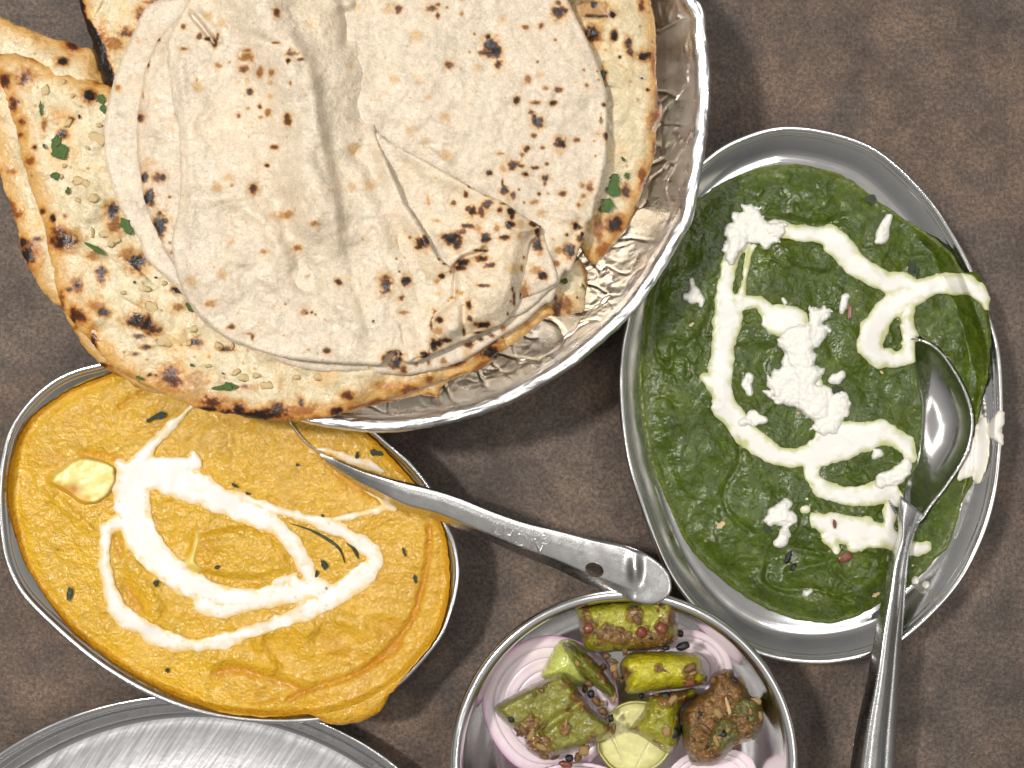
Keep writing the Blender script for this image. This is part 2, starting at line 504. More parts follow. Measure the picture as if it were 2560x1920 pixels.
RZ_D = .032
pal_rim = spline(T(NN, (1956, 312), (1849, 341), (1769, 388), (1690, 466), (1630, 580), (1588, 690), (1562, 807), (1548, 891), (1548, 1007), (1562, 1130), (1592, 1242), (1661, 1421), (1755, 1548),
                   (1849, 1618), (1943, 1653), (2061, 1663), (2178, 1642), (2272, 1595), (2390, 1477), (2456, 1360), (2493, 1242), (2510, 1101), (2512, 985), (2503, 868),
                   (2474, 774), (2437, 675), (2390, 586), (2319, 482), (2202, 374), (2084, 327)), 6)
yel_rim = spline(T(NN, (236, 907), (171, 926), (110, 961), (53, 1018), (16, 1079), (-1, 1140), (-9, 1200), (-10, 1262), (-5, 1325), (4, 1385), (24, 1445), (61, 1503), (136, 1577), (226, 1653), (316, 1712), (407, 1757),
                   (497, 1787), (588, 1804), (678, 1811), (769, 1809), (850, 1796), (930, 1763), (1000, 1716), (1060, 1655), (1110, 1590), (1139, 1509), (1151, 1439), (1143, 1366),
                   (1118, 1305), (1082, 1224), (1029, 1155), (976, 1106), (910, 1050), (824, 988), (733, 943), (643, 913), (540, 893), (430, 884), (320, 890)), 6)
def build_dish(name, rim_px, label):
    W = np.stack(unproj(rim_px[:, 0], rim_px[:, 1], RZ_D), 1)
    c = W.mean(0)
    root = bpy.data.objects.new(name, None); root.location = (c[0], c[1], 0); root.empty_display_size = .01; COL.objects.link(root)
    props(root, label, 'serving dish', 'oval steel serving dishes')
    inner = PAL_IN
    full = dish_profile(RZ_D, 0, 18e-3)
    rings('dish_body', W, full[:5] , M['steel'], root, m=260)
    rings('rim', W, full[4:], M['steel'], root, m=260)
    rings('basin', W, [full[-1]] + inner, M['steel'], root, m=260)
    return W
palW = build_dish('oval_dish', pal_rim, 'oval stainless steel dish holding the green spinach curry')
yelW = build_dish('oval_dish', yel_rim, 'oval stainless steel dish holding the yellow curry')
pal_wall = wall_fn(palW, PAL_IN, RZ_D)
yel_wall = wall_fn(yelW, PAL_IN, RZ_D)

# ------------------------------------------------------------------ spinach curry, spoon, cream, cheese
SPV = spline(T(NN, (2291, 846), (2318, 856), (2347, 874), (2390, 930), (2418, 985), (2433, 1051), (2424, 1115), (2403, 1162), (2365, 1219), (2329, 1262), (2300, 1306), (2270, 1300), (2262, 1240), (2272, 1200),
               (2291, 1167), (2301, 1125), (2307, 1054), (2308, 1020), (2303, 976), (2291, 915)), 5)
spv = poly_sdf(SPV)
pal_curry = psdf(T(P1, (1000, 272), (850, 285), (700, 325), (560, 400), (420, 510), (310, 680), (235, 860), (200, 1000), (175, 1200), (162, 1420)) +
                 T(P2, (166, 60), (186, 220), (220, 400), (280, 560), (350, 720), (420, 860), (520, 970), (650, 1080), (800, 1180), (950, 1245), (1150, 1280), (1300, 1252), (1440, 1180), (1590, 1090), (1650, 1035),
                   (1720, 965), (1800, 880), (1840, 800), (1870, 700), (1900, 600), (1945, 510), (1950, 400), (1965, 200), (2000, 20)) +
                 T(P1, (2010, 1450), (2035, 1300), (2032, 1130), (2010, 1000), (1985, 890), (1945, 852), (1895, 850), (1840, 770), (1760, 690), (1650, 610), (1540, 535), (1400, 440), (1280, 345), (1150, 300)), 4, 2.5, 18, 4)
PAL_Z = .0258
folds_g = [(T(P1, (560, 1000), (520, 1150), (420, 1250), (430, 1400)), 9, -1.0), (T(P2, (300, 250), (310, 400), (380, 560)), 8, -.9), (T(P2, (690, 300), (700, 420), (620, 560), (640, 680), (750, 780)), 9, -1.2),
           (T(P2, (600, 380), (660, 500)), 20, .9), (T(P2, (430, 880), (560, 960), (760, 1010)), 10, -.9), (T(P2, (850, 960), (840, 1040), (920, 1090), (1100, 1090), (1300, 1150)), 8, -1.1),
           (T(P2, (800, 1080), (1000, 1160), (1250, 1190), (1400, 1130)), 12, 1.0), (T(P1, (700, 560), (900, 560), (1100, 600), (1250, 560)), 10, -1.0), (T(P1, (900, 700), (1000, 790), (1150, 830)), 14, .9),
           (T(P1, (1500, 720), (1600, 780), (1700, 760)), 12, .8), (T(P1, (250, 1250), (280, 1330), (330, 1360), (340, 1250)), 7, -1.1), (T(P1, (180, 1530), (300, 1510), (360, 1560)), 8, -1.0),
           (T(P2, (960, 1000), (1150, 950), (1300, 880), (1450, 870)), 12, 1.2), (T(P2, (1000, 870), (1150, 900)), 10, -1.0), (T(P1, (1150, 1130), (1200, 1300), (1300, 1400)), 10, -.7),
           (T(P2, (1900, 650), (1850, 780), (1760, 900)), 12, .8), (T(P1, (1920, 1050), (1930, 1250), (1900, 1500)), 12, -.8)]
def fold_h(X, Y, lst):
    h = np.zeros(X.shape)
    for pts, w, a in lst:
        P = spline(pts, 4, False)
        x0, y0 = P.min(0) - 3 * w; x1, y1 = P.max(0) + 3 * w
        m = (X > x0) & (X < x1) & (Y > y0) & (Y < y1)
        if m.any():
            h[m] += a * 1e-3 * np.exp(-(line_dist(P, X[m], Y[m]) / w) ** 2)
    return h
def pal_zf(X, Y, D, fine=True):
    wx, wy = unproj(X, Y, .024)
    w = pal_wall(wx, wy) - .0004 + .0012 * sstep(0, 7, D)
    h = fold_h(X, Y, folds_g) + .0022 * fbm(X, Y, 120, 2, 5)
    if not fine:
        return w + (PAL_Z + h - w) * sstep(0, 62, D)
    h += .0010 * fbm(X, Y, 52, 2, 25) + .00030 * fbm(X * 1.3 + Y * .5, Y, 20, 3, 8)
    r = fbm(X + 25 * fbm(X, Y, 60, 2, 3), Y + 25 * fbm(X, Y, 60, 2, 13), 46, 2, 21)
    h += .0008 * (1 - np.minimum(np.abs(r) * 6, 1)) * sstep(-.1, .35, fbm(X, Y, 130, 2, 44))
    f1, f2, _ = worley(X, Y, 17, 31)
    h += .00020 * (1 - np.minimum(f1, 1)) * sstep(-.2, .4, fbm(X, Y, 110, 2, 4))
    s = sstep(0, 62, D)
    z = w + (PAL_Z + h - w) * s
    z = np.where(D < 5, np.maximum(w, z), z)
    z = np.maximum(z, w + .0004 * (D > 4))
    dv = spv(X, Y)
    return z - .011 * sstep(-3, 5, dv)
def pal_col(X, Y, D):
    c = np.array([.050, .078, .0045]) + np.zeros((len(X), 3))
    n = fbm(X, Y, 120, 4, 3)[:, None]; n2 = fbm(X, Y, 26, 3, 12)[:, None]
    c = c * (1 + .16 * n + .14 * n2)
    c += np.clip(n2 - .25, 0, 1) * np.array([.03, .04, .0])
    oil = sstep(.0, .5, -fbm(X, Y, 90, 3, 61))[:, None] * .35 + sstep(28, 0, D)[:, None] * .5
    return c * (1 - oil) + oil * np.array([.085, .110, .004])
pal_root = empty('spinach_curry', 2030, 1000, .006, 'dark green spinach curry filling the tall oval steel dish', 'curry')
pal_s = patch('gravy', pal_curry, 3, pal_zf, M['curry_g'], pal_root, pal_col)
for (x, y, a, b, ang, m, v) in [(1260, 922, 40, 26, -25, 'red', 0), (960, 920, 16, 34, 20, 'seed_dark', 1), (985, 975, 12, 26, 25, 'seed_dark', 2), (1206, 745, 9, 26, -8, 'red', 3)]:
    px, py = T(P2, (x, y))[0]
    bit('chilli_flake', 'e', m, px, py, a * .47, b * .47, .0009, ang, float(pal_s.z(px, py)) + .0004 + (.0018 if m == 'red' and x == 1206 else 0), pal_root, v)
for (x, y, a, b, ang, v, m) in [(1615, 810, 55, 16, 95, 0, 'herb_dark'), (1640, 850, 40, 12, 80, 1, 'herb_dark'), (1220, 1490, 40, 34, 30, 2, 'herb_dark'), (1395, 465, 34, 24, 10, 0, 'herb_dark'),
                                (1285, 1065, 12, 40, 5, 1, 'red'), (445, 1130, 16, 8, -40, 1, 'garlic'), (1010, 1600, 10, 6, 0, 1, 'garlic'), (1455, 1385, 12, 7, 50, 2, 'garlic')]:
    px, py = T(P1, (x, y))[0]
    bit('herb_fleck', 'l', m, px, py, a * .47, b * .47, .0012, ang, float(pal_s.z(px, py)) + .0006, pal_root, v)
for (x, y, a, b, ang, m) in [(600, 750, 26, 16, -40, 'garlic'), (1425, 1120, 24, 10, -30, 'garlic'), (850, 770, 26, 20, 60, 'herb_dark')]:
    px, py = T(P2, (x, y))[0]
    bit('herb_fleck', 'l', m, px, py, a * .47, b * .47, .0012, ang, float(pal_s.z(px, py)) + .0006, pal_root, 1)

# spoon resting in the spinach
sp_bowl = psdf(T(NN, (2291, 844), (2347, 872), (2390, 929), (2418, 985), (2434, 1051), (2425, 1115), (2404, 1162), (2366, 1219), (2329, 1266), (2300, 1306), (2262, 1310), (2240, 1290), (2205, 1220), (2175, 1120), (2172, 1020), (2200, 920), (2240, 862)), 5)
def spb_z(X, Y, D):
    t = np.clip(1 - D / 118, 0, 1)
    up = sstep(2180, 2430, X) * .0022 + sstep(1200, 1310, Y) * .003
    return .0288 + up - .0108 * (1 - t ** 2.2) * sstep(2, 14, D) - .0009 * (D < 1) - .0105 * sstep(2330, 2190, X) * sstep(1330, 1180, Y)
spoon = empty('table_spoon', 2230, 1500, .02, 'steel spoon with its bowl sunk in the green spinach curry and handle over the rim', 'spoon', 'steel spoons')
patch('spoon_bowl', sp_bowl, 3, spb_z, M['steel'], spoon, bottom=lambda X, Y, D: spb_z(X, Y, D) - .0011 * np.minimum(D / 4, 1), bstep=2)
def strip(name, Lp, Rp, prof, zline, mat_, parent, n=90, thick=.0012):
    A = spline(Lp, 6, False); B = spline(Rp, 6, False)
    def rs(P):
        L = np.concatenate([[0], np.cumsum(np.hypot(*np.diff(P, axis=0).T))]); t = np.linspace(0, L[-1], n)
        return np.stack([np.interp(t, L, P[:, 0]), np.interp(t, L, P[:, 1])], 1)
    A = rs(A); B = rs(B); t = np.linspace(0, 1, n)
    U = np.linspace(0, 1, 33); hp = lambda t_: np.interp(U, *zip(*prof(t_)))
    V = []
    for i in range(n):
        P = A[i] + (B[i] - A[i]) * U[:, None]; h = hp(t[i]); z = zline(t[i], P) + h
        up = np.column_stack([*unproj(P[:, 0], P[:, 1], z), z])
        dn = up.copy(); dn[:, 2] -= thick
        V.append(np.vstack([up, dn[::-1]]))
    V = np.array(V); k = V.shape[1]; F = []
    i = np.arange(n - 1)
    for j in range(k):
        j2 = (j + 1) % k
        F.append(np.stack([i * k + j, i * k + j2, (i + 1) * k + j2, (i + 1) * k + j], 1))
    V = V.reshape(-1, 3)
    ends = [tuple(range(k)), tuple(range((n - 1) * k + k - 1, (n - 1) * k - 1, -1))]
    FF = [tuple(f) for f in np.vstack(F)[:, ::-1]] + ends
    return mk(name, V, FF, mat_, parent)
def hprof(t):
    s = .5 + .5 * min(t * 3, 1)
    if t < .12: s *= .4 + .6 * t / .12
    return [(0, 0), (.05, .0016 * s), (.13, .0034 * s), (.22, .0052 * s), (.3, .0062 * s), (.42, .0064 * s), (.56, .0058 * s), (.68, .0046 * s), (.76, .0032 * s), (.8, .0033 * s), (.86, .0030 * s), (.94, .0022 * s), (1, .0004 * s)]
strip('handle', T(NN, (2252, 1240), (2246, 1289), (2247, 1336), (2226, 1397), (2211, 1477), (2192, 1571), (2178, 1656), (2162, 1735), (2143, 1823), (2126, 1930), (2105, 2060)),
      T(NN, (2310, 1285), (2296, 1312), (2277, 1369), (2268, 1430), (2261, 1524), (2253, 1618), (2246, 1740), (2240, 1860), (2238, 1930), (2238, 2060)), hprof,
      lambda t, P: .0312 + .005 * min(t * 2, 1) - .004 * max(0, t - .5), M['spoon'], spoon)

# cream over the spinach
def cream_col(edge_c, dots=None, seed=0):
    def f(X, Y, D):
        c = np.array([.755, .73, .685]) + np.zeros((len(X), 3))
        n = fbm(X, Y, 22, 3, seed + 3)
        e = np.clip(sstep(15, 0, D + 9 * n)[:, None] * .75, 0, 1)
        stk = sstep(.12, .5, fbm(X + Y * .6, Y * 1.8 - X * .5, 26, 3, seed + 17)) * sstep(26, 8, D)
        e = np.maximum(e, stk[:, None] * .45)
        c = c * (1 - e) + e * np.array(edge_c)
        thin = sstep(.10, .5, fbm(X, Y, 34, 4, seed + 8))[:, None] * .26 * sstep(30, 6, D)[:, None]
        c = c * (1 - thin) + thin * np.array(edge_c)
        if dots is not None:
            f1, f2, idc = worley(X, Y, 23, seed + 40)
            m = sstep(.20 * idc + .04, .10 * idc, f1)[:, None] * (idc > .5)[:, None] * sstep(30, 10, D)[:, None] * .6
            c = c * (1 - m) + m * np.array(dots)
        return c
    return f
g_strokes = [T(P1, (880, 610, 45), (1000, 640, 44), (1100, 645, 46), (1180, 665, 70), (1250, 730, 70), (1300, 800, 66), (1400, 860, 62), (1480, 905, 58), (1560, 900, 52), (1620, 915, 35)),
             T(P1, (2012, 1040, 20), (1995, 995, 38), (1965, 955, 52), (1915, 925, 58), (1850, 915, 52), (1750, 915, 50), (1650, 945, 55), (1560, 995, 62), (1480, 1060, 70), (1410, 1150, 72), (1390, 1240, 68), (1430, 1300, 55), (1520, 1315, 50), (1590, 1290, 58), (1615, 1230, 40)),
             T(P1, (1620, 1215, 36), (1590, 1140, 38), (1590, 1080, 30), (1610, 1020, 26), (1660, 985, 26)),
             T(P1, (700, 720, 60), (655, 830, 58), (640, 920, 55), (630, 1000, 58), (640, 1080, 78), (620, 1180, 68), (610, 1280, 64), (600, 1380, 64), (590, 1460, 60), (620, 1540, 56), (660, 1620, 52), (690, 1680, 48)),
             T(P1, (500, 1405, 18), (560, 1440, 50)),
             T(P2, (620, 130, 60), (680, 190, 62), (720, 250, 58), (800, 320, 55), (900, 380, 50), (1000, 400, 45), (1100, 380, 70), (1200, 310, 115), (1350, 285, 80), (1450, 250, 62), (1530, 290, 50), (1595, 330, 45), (1620, 390, 25)),
             T(P1, (770, 715, 13), (745, 800, 16), (722, 900, 20), (705, 980, 32), (700, 1020, 48), (800, 1010, 35), (850, 1060, 45), (900, 1105, 85), (980, 1110, 80), (1000, 1200, 80), (1020, 1290, 70), (1060, 1400, 60), (1100, 1560, 80)),
             T(P2, (1080, 400, 60), (1085, 500, 42), (1140, 565, 50), (1250, 595, 50), (1400, 590, 62), (1480, 570, 70), (1530, 600, 40), (1500, 680, 48), (1490, 760, 30)),
             T(P2, (1100, 725, 45), (1170, 740, 62), (1260, 780, 82), (1380, 785, 80), (1470, 805, 66), (1530, 840, 45), (1600, 890, 35)),
             T(P2, (1180, 820, 50), (1215, 880, 26)), T(P2, (1300, 850, 45), (1420, 820, 50)),
             T(P2, (1050, 668, 24)), T(P2, (1058, 610, 11)), T(P2, (1640, 880, 42), (1690, 868, 32)), T(P2, (1620, 965, 14))]
GREENISH = (.42, .45, .12)
pal_cream_sdf = stroke_sdf(g_strokes, 6.5, 26, 5, 4, 60)
hole_a = poly_sdf(spline(T(P1, (1500, 1140), (1535, 1090), (1560, 1110), (1540, 1180), (1560, 1250), (1530, 1275), (1495, 1230)), 4))
hole_b = poly_sdf(spline(T(P1, (690, 800), (730, 740), (715, 860), (690, 960), (665, 940)), 4))
def cut(sd, *hs):
    def f(X, Y):
        d = sd(X, Y)
        for h in hs:
            d = np.minimum(d, -h(X, Y) + 2.5 * fbm(X, Y, 14, 2, 5))
        return np.minimum(d, -spv(X, Y) - 1)
    f.bbox = sd.bbox
    return f
pal_cream_f = cut(pal_cream_sdf, hole_a, hole_b)
CREAM_G = {}
def pal_cream_z(X, Y, D):
    wx, wy = unproj(X, Y, .024)
    dc = pal_curry(X, Y)
    wl = pal_wall(wx, wy) + .0009
    base = np.where(dc > 1, .7 * pal_zf(X, Y, np.maximum(dc, 0), False) + .3 * pal_s.z(X, Y), np.maximum(pal_wall(wx, wy) + .0004, 0))
    base = np.maximum(base, np.minimum(wl, base + .004))
    return base + .0003 + .0011 * edge(D, 30) + .0003 * fbm(X, Y, 70, 2, 4)
pal_cream = patch('cream_swirl', pal_cream_f, 3, pal_cream_z, M['cream'], None, cream_col(GREENISH, None, 2))
props(pal_cream.o, 'white cream poured in looping trails over the green spinach curry', 'cream', 'cream trails on the curries')
# cream that ran over the rim on the right
run = stroke_sdf([T(P2, (1995, 190, 22), (1988, 240, 36), (1985, 300, 44), (1982, 380, 44), (1972, 450, 40), (1962, 510, 22)), T(P2, (1950, 330, 50), (1930, 410, 54), (1900, 460, 40), (1870, 500, 14)),
                  T(P2, (2088, 160, 22), (2070, 205, 36), (2050, 250, 36), (2078, 280, 28), (2092, 315, 14))], 2.5, 20, 7)
def run_z(X, Y, D):
    wx, wy = unproj(X, Y, .028)
    return np.maximum(pal_wall(wx, wy), np.where(pal_curry(X, Y) > 1, pal_s.z(X, Y), 0)) + .0004 + .0012 * edge(D, 14)
rc = patch('cream_drip', run, 3, run_z, M['cream'], None, cream_col((.66, .62, .5), None, 9))
props(rc.o, 'white cream spilled over the right rim of the oval dish beside the spoon bowl', 'cream')

# crumbled cheese
def zg(x, y):
    d = pal_cream_f(np.array([[x]]), np.array([[y]]))[0, 0]
    return float(pal_cream.z(x, y)) if d > 0 else float(pal_s.z(x, y))
def cheese(strokes, label, h=.0035, seed=1, nz=11):
    sd = stroke_sdf(strokes, nz, 20, seed, 5, 34)
    sd2 = lambda X, Y: np.minimum(sd(X, Y), -spv(X, Y) - 2)
    sd2.bbox = sd.bbox
    def zf(X, Y, D):
        d = pal_cream_f(X, Y)
        base = np.where(d > 0, pal_cream.z(X, Y), pal_s.z(X, Y))
        f1, f2, _ = worley(X, Y, 17, seed); g1, g2, _ = worley(X, Y, 8, seed + 3)
        lump = np.sqrt(np.maximum(1 - f1 * f1, 0)) * .0013 + np.sqrt(np.maximum(1 - g1 * g1, 0)) * .0007
        return base - .0006 + (.62 * h * edge(D, 30) + .95 * lump * edge(D, 10)) * (D > 0)
    s = patch('cheese_crumble', sd2, 2, zf, M['cheese'])
    props(s.o, label, 'cheese', 'white crumbled cheese on the spinach curry')
    return s
cheese([T(P1, (740, 515, 34), (760, 575, 75), (700, 650, 70), (670, 720, 55), (650, 770, 35)), T(P1, (780, 620, 80), (850, 650, 60), (930, 600, 26)), T(P1, (640, 640, 30)), T(P1, (680, 555, 30)), T(P1, (850, 690, 36))],
       'largest upper left heap of crumbled white cheese at the corner of the cream trail', seed=3)
cheese([T(P1, (440, 895, 16), (455, 975, 46), (500, 1000, 26), (495, 1025, 16)), T(P1, (420, 980, 26))], 'white cheese crumb lying alone near the left edge beside the foil bowl', .002, 5, 7)
cheese([T(P1, (1490, 565, 26), (1470, 620, 30), (1455, 670, 34)), T(P1, (1430, 690, 15))], 'elongated white cheese crumb near the upper right edge of the spinach', .002, 6, 7)
cheese([T(P1, (930, 995, 16), (945, 1010, 18))], 'tiny white cheese crumb above the middle of the spinach', .0015, 7, 4)
cheese([T(P1, (1258, 985, 22), (1250, 1030, 20), (1242, 1062, 10))], 'small upright white cheese crumb left of the cream loop', .0015, 8, 5)
cheese([T(P1, (1130, 1085, 50), (1100, 1150, 50), (1150, 1150, 40), (1060, 1210, 74), (960, 1215, 60), (1040, 1290, 70), (980, 1330, 50), (1060, 1340, 40)), T(P1, (1080, 1060, 22))],
       'middle heap of crumbled white cheese in the centre of the spinach', seed=9)
cheese([T(P1, (890, 1440, 56), (960, 1410, 66), (1050, 1410, 78), (1110, 1380, 40)), T(P1, (940, 1490, 62), (1040, 1500, 90), (1130, 1540, 90), (1200, 1600, 70), (1170, 1650, 66)), T(P1, (860, 1500, 30)), T(P2, (1100, 130, 70), (1180, 180, 62), (1140, 230, 50)), T(P2, (1220, 100, 60))],
       'long lower heap of crumbled white cheese running down the centre of the spinach', seed=10)
cheese([T(P1, (750, 1415, 28), (735, 1450, 30), (750, 1485, 24))], 'small white cheese crumb between the left cream trail and the central heap', .002, 11, 6)
cheese([T(P1, (1215, 1420, 34), (1240, 1400, 18), (1195, 1425, 22))], 'white cheese crumb with a dark bit beneath it right of the central heap', .002, 12, 6)
cheese([T(P2, (780, 185, 46), (820, 195, 26), (720, 200, 28))], 'white cheese crumb on the lower left bend of the cream trail', .0022, 13, 6)
cheese([T(P2, (1590, 430, 44), (1540, 480, 52), (1480, 500, 40), (1450, 520, 30))], 'heap of crumbled white cheese against the neck of the spoon', .003, 14, 8)
cheese([T(P2, (1435, 365, 30), (1420, 385, 20))], 'small white cheese crumb in the dark gap of the cream left of the spoon', .002, 15, 5)
cheese([T(P2, (940, 645, 34), (900, 700, 60), (955, 720, 46), (860, 710, 24)), T(P2, (940, 790, 36), (920, 835, 34))], 'separate chunk of white cheese below the cream on the lower left', .0028, 16, 7)
cheese([T(P2, (1058, 1112, 20), (1075, 1100, 10))], 'tiny white cheese crumb alone near the bottom of the spinach', .0015, 17, 4)
def crumb_on_wall(px, py, r, label, seed):
    sd = stroke_sdf([[(px, py, r)]], 3, 10, seed)
    def zf(X, Y, D):
        wx, wy = unproj(X, Y, .012)
        return pal_wall(wx, wy) + .0004 + .0022 * edge(D, 8)
    s = patch('cheese_crumble', sd, 2, zf, M['cheese']); props(s.o, label, 'cheese', 'white crumbled cheese on the spinach curry')
crumb_on_wall(*T(P2, (1635, 1045))[0], 10, 'left one of two white crumbs on the bare steel right of the spoon handle', 3)
crumb_on_wall(*T(P2, (1688, 1065))[0], 10, 'right one of two white crumbs on the bare steel right of the spoon handle', 4)

# ------------------------------------------------------------------ yellow curry
YEL_Z = .0288
yel_curry = psdf(T(C3, (660, 95), (480, 162), (340, 242), (200, 352), (110, 500), (58, 700), (54, 850), (78, 1000), (132, 1180), (203, 1330), (303, 1480), (432, 1640)) +
                 T(RZ, (430, 412), (560, 512), (700, 612), (850, 692), (950, 742), (1100, 800), (1250, 848), (1450, 868), (1600, 862), (1700, 852), (1745, 866), (1790, 895), (1850, 911), (1950, 906), (2050, 872), (2110, 825), (2150, 752), (2185, 712)) +
                 T(RE, (1300, 1650), (1400, 1530), (1480, 1400), (1527, 1200), (1535, 1050), (1520, 900), (1490, 780), (1400, 620), (1310, 500), (1200, 380), (1060, 235)) +
                 T(NN, (850, 1030), (740, 965), (640, 935), (540, 915), (420, 906), (330, 918)), 4, 2, 16, 2)
folds_y = [(T(C3, (280, 780), (400, 900), (560, 1040)), 12, 1.2), (T(C3, (700, 1020), (720, 1100), (740, 1200)), 10, -.8), (T(C3, (820, 1260), (900, 1400), (960, 1500), (930, 1600)), 22, 1.8), (T(C3, (780, 1400), (860, 1520)), 14, -1.2),
           (T(C3, (1220, 1050), (1190, 1150), (1130, 1260)), 10, .5), (T(C3, (1300, 1060), (1500, 1150), (1650, 1260)), 45, 1.5), (T(RE, (1410, 780), (1400, 980), (1330, 1280), (1230, 1450), (1080, 1600)), 9, -1.6),
           (T(RE, (1360, 800), (1350, 1000)), 22, .8), (T(RE, (600, 1350), (700, 1400), (620, 1480), (700, 1560), (880, 1520)), 20, 1.6), (T(RE, (860, 1330), (980, 1400), (1000, 1530)), 18, 1.3),
           (T(RE, (1000, 1330), (1100, 1300), (1240, 1340)), 16, 1.0), (T(RE, (380, 1400), (360, 1520), (450, 1620)), 16, 1.4), (T(RZ, (1200, 620), (1320, 600), (1500, 650), (1650, 700)), 14, -1.6),
           (T(RZ, (1180, 560), (1300, 540), (1500, 600)), 18, 1.5), (T(RZ, (1450, 480), (1440, 420), (1560, 380), (1700, 400)), 14, 1.2), (T(RZ, (1600, 770), (1750, 700), (1950, 640), (2150, 520), (2212, 470)), 9, -1.7),
           (T(RZ, (1500, 600), (1700, 660), (1900, 600)), 24, 1.3), (T(RZ, (1150, 660), (1120, 740), (1200, 790)), 16, 1.0), (T(RZ, (1880, 340), (2050, 400), (2100, 520)), 20, 1.2), (T(RE, (750, 350), (900, 500), (1100, 600), (1300, 690)), 10, -1.0),
           (T(C3, (740, 290), (820, 230), (900, 190)), 8, -1.0), (T(C3, (500, 570), (640, 590), (740, 600)), 9, -1.0)]
CUBE = poly_sdf(T(C3, (1192, 1075), (1320, 1040), (1500, 1010), (1640, 1060), (1770, 1190), (1780, 1290), (1560, 1350), (1350, 1335), (1125, 1275)))
def yel_zf(X, Y, D, fine=True):
    wx, wy = unproj(X, Y, .028)
    w = yel_wall(wx, wy) + .0006
    h = fold_h(X, Y, folds_y) + .0011 * fbm(X, Y, 100, 2, 15) + .0022 * sstep(-4, 16, CUBE(X, Y)) * (1 - .6 * sstep(550, 720, X))
    if fine:
        h = h + .0004 * fbm(X, Y, 22, 3, 18)
    s = sstep(0, 34, D)
    z = w + (YEL_Z + h - w) * s
    z = np.maximum(z, w + .0002)
    # overflow on the lower right lies over the rim as a thick tongue
    t = np.exp(-((X - 870) / 105) ** 2 - ((Y - 1760) / 75) ** 2)
    return z + .0032 * t * edge(D, 26)
def yel_col(X, Y, D):
    c = np.array([.60, .345, .020]) + np.zeros((len(X), 3))
    n = fbm(X, Y, 110, 4, 33)[:, None]; n2 = fbm(X, Y, 18, 3, 42)[:, None]
    right = sstep(500, 900, X)[:, None]
    c = c * (1 + .10 * n + .12 * n2)
    c = c * (1 - .45 * right) + .45 * right * np.array([.58, .325, .038])
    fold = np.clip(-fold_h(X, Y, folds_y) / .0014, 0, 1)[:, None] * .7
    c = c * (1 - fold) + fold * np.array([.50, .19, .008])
    oil = np.clip(sstep(20, 0, D)[:, None] * .8 + .35 * sstep(.15, .55, fbm(X, Y, 75, 3, 71))[:, None], 0, 1)
    return c * (1 - oil) + oil * np.array([.50, .22, .004])
yel_root = empty('yellow_curry', 570, 1350, .006, 'orange yellow creamy curry filling the oval dish on the left and dripping over its rim', 'curry')
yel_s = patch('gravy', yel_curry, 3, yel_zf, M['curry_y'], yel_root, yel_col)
def zy(px, py): return float(yel_s.z(px, py))
for (r, x, y, a, b, ang, v) in [(C3, 975, 345, 52, 22, -18, 0), (C3, 920, 368, 26, 12, -30, 1), (C3, 428, 1435, 20, 44, 5, 2), (C3, 960, 1372, 18, 22, 20, 0), (C3, 1990, 1260, 16, 34, -20, 1), (C3, 1945, 1320, 10, 18, 20, 1), (C3, 1335, 1272, 18, 12, -30, 2),
                                (RE, 772, 1012, 24, 14, 70, 0), (RE, 1322, 1100, 28, 12, 80, 1), (RE, 1255, 935, 30, 9, 70, 2), (RE, 965, 340, 22, 12, 95, 0), (RE, 1080, 325, 50, 18, 10, 1), (RE, 215, 525, 24, 10, 30, 2), (RE, 295, 575, 18, 8, 10, 1),
                                (RE, 770, 1162, 16, 7, -40, 0), (RE, 600, 400, 14, 9, 30, 1), (C3, 355, 1165, 6, 5, 0, 1), (RZ, 925, 610, 12, 14, 0, 0), (RE, 755, 710, 12, 8, 40, 2), (RE, 720, 1060, 14, 10, 60, 2)]:
    px, py = T(r, (x, y))[0]
    k = r[2]
    bit('herb_fleck', 'l', 'herb_dark', px, py, a * k, b * k, .0010, ang, zy(px, py) + .0007, yel_root, v)
# long dark chilli skins curling near the right loop
for pts in (T(RE, (560, 760), (680, 800), (790, 860), (860, 920), (890, 1000)), T(RE, (900, 880), (940, 910), (965, 950), (972, 975))):
    P = spline(pts, 8, False); V = []; F = []
    for i, (x, y) in enumerate(P):
        t = i / (len(P) - 1); w = 3.2 * math.sin(math.pi * min(max(t, .06), .94)) + .6
        z = zy(x, y)
        for dx, dz in ((-w, .0002), (0, .0011), (w, .0002)):
            X_, Y_ = unproj(x + dx, y - dx * .6, z + dz); V.append((float(X_), float(Y_), z + dz))
        if i:
            a = i * 3; F += [(a - 3, a, a + 1, a - 2), (a - 2, a + 1, a + 2, a - 1)]
    mk('herb_fleck', np.array(V), F, M['herb_dark'], yel_root)

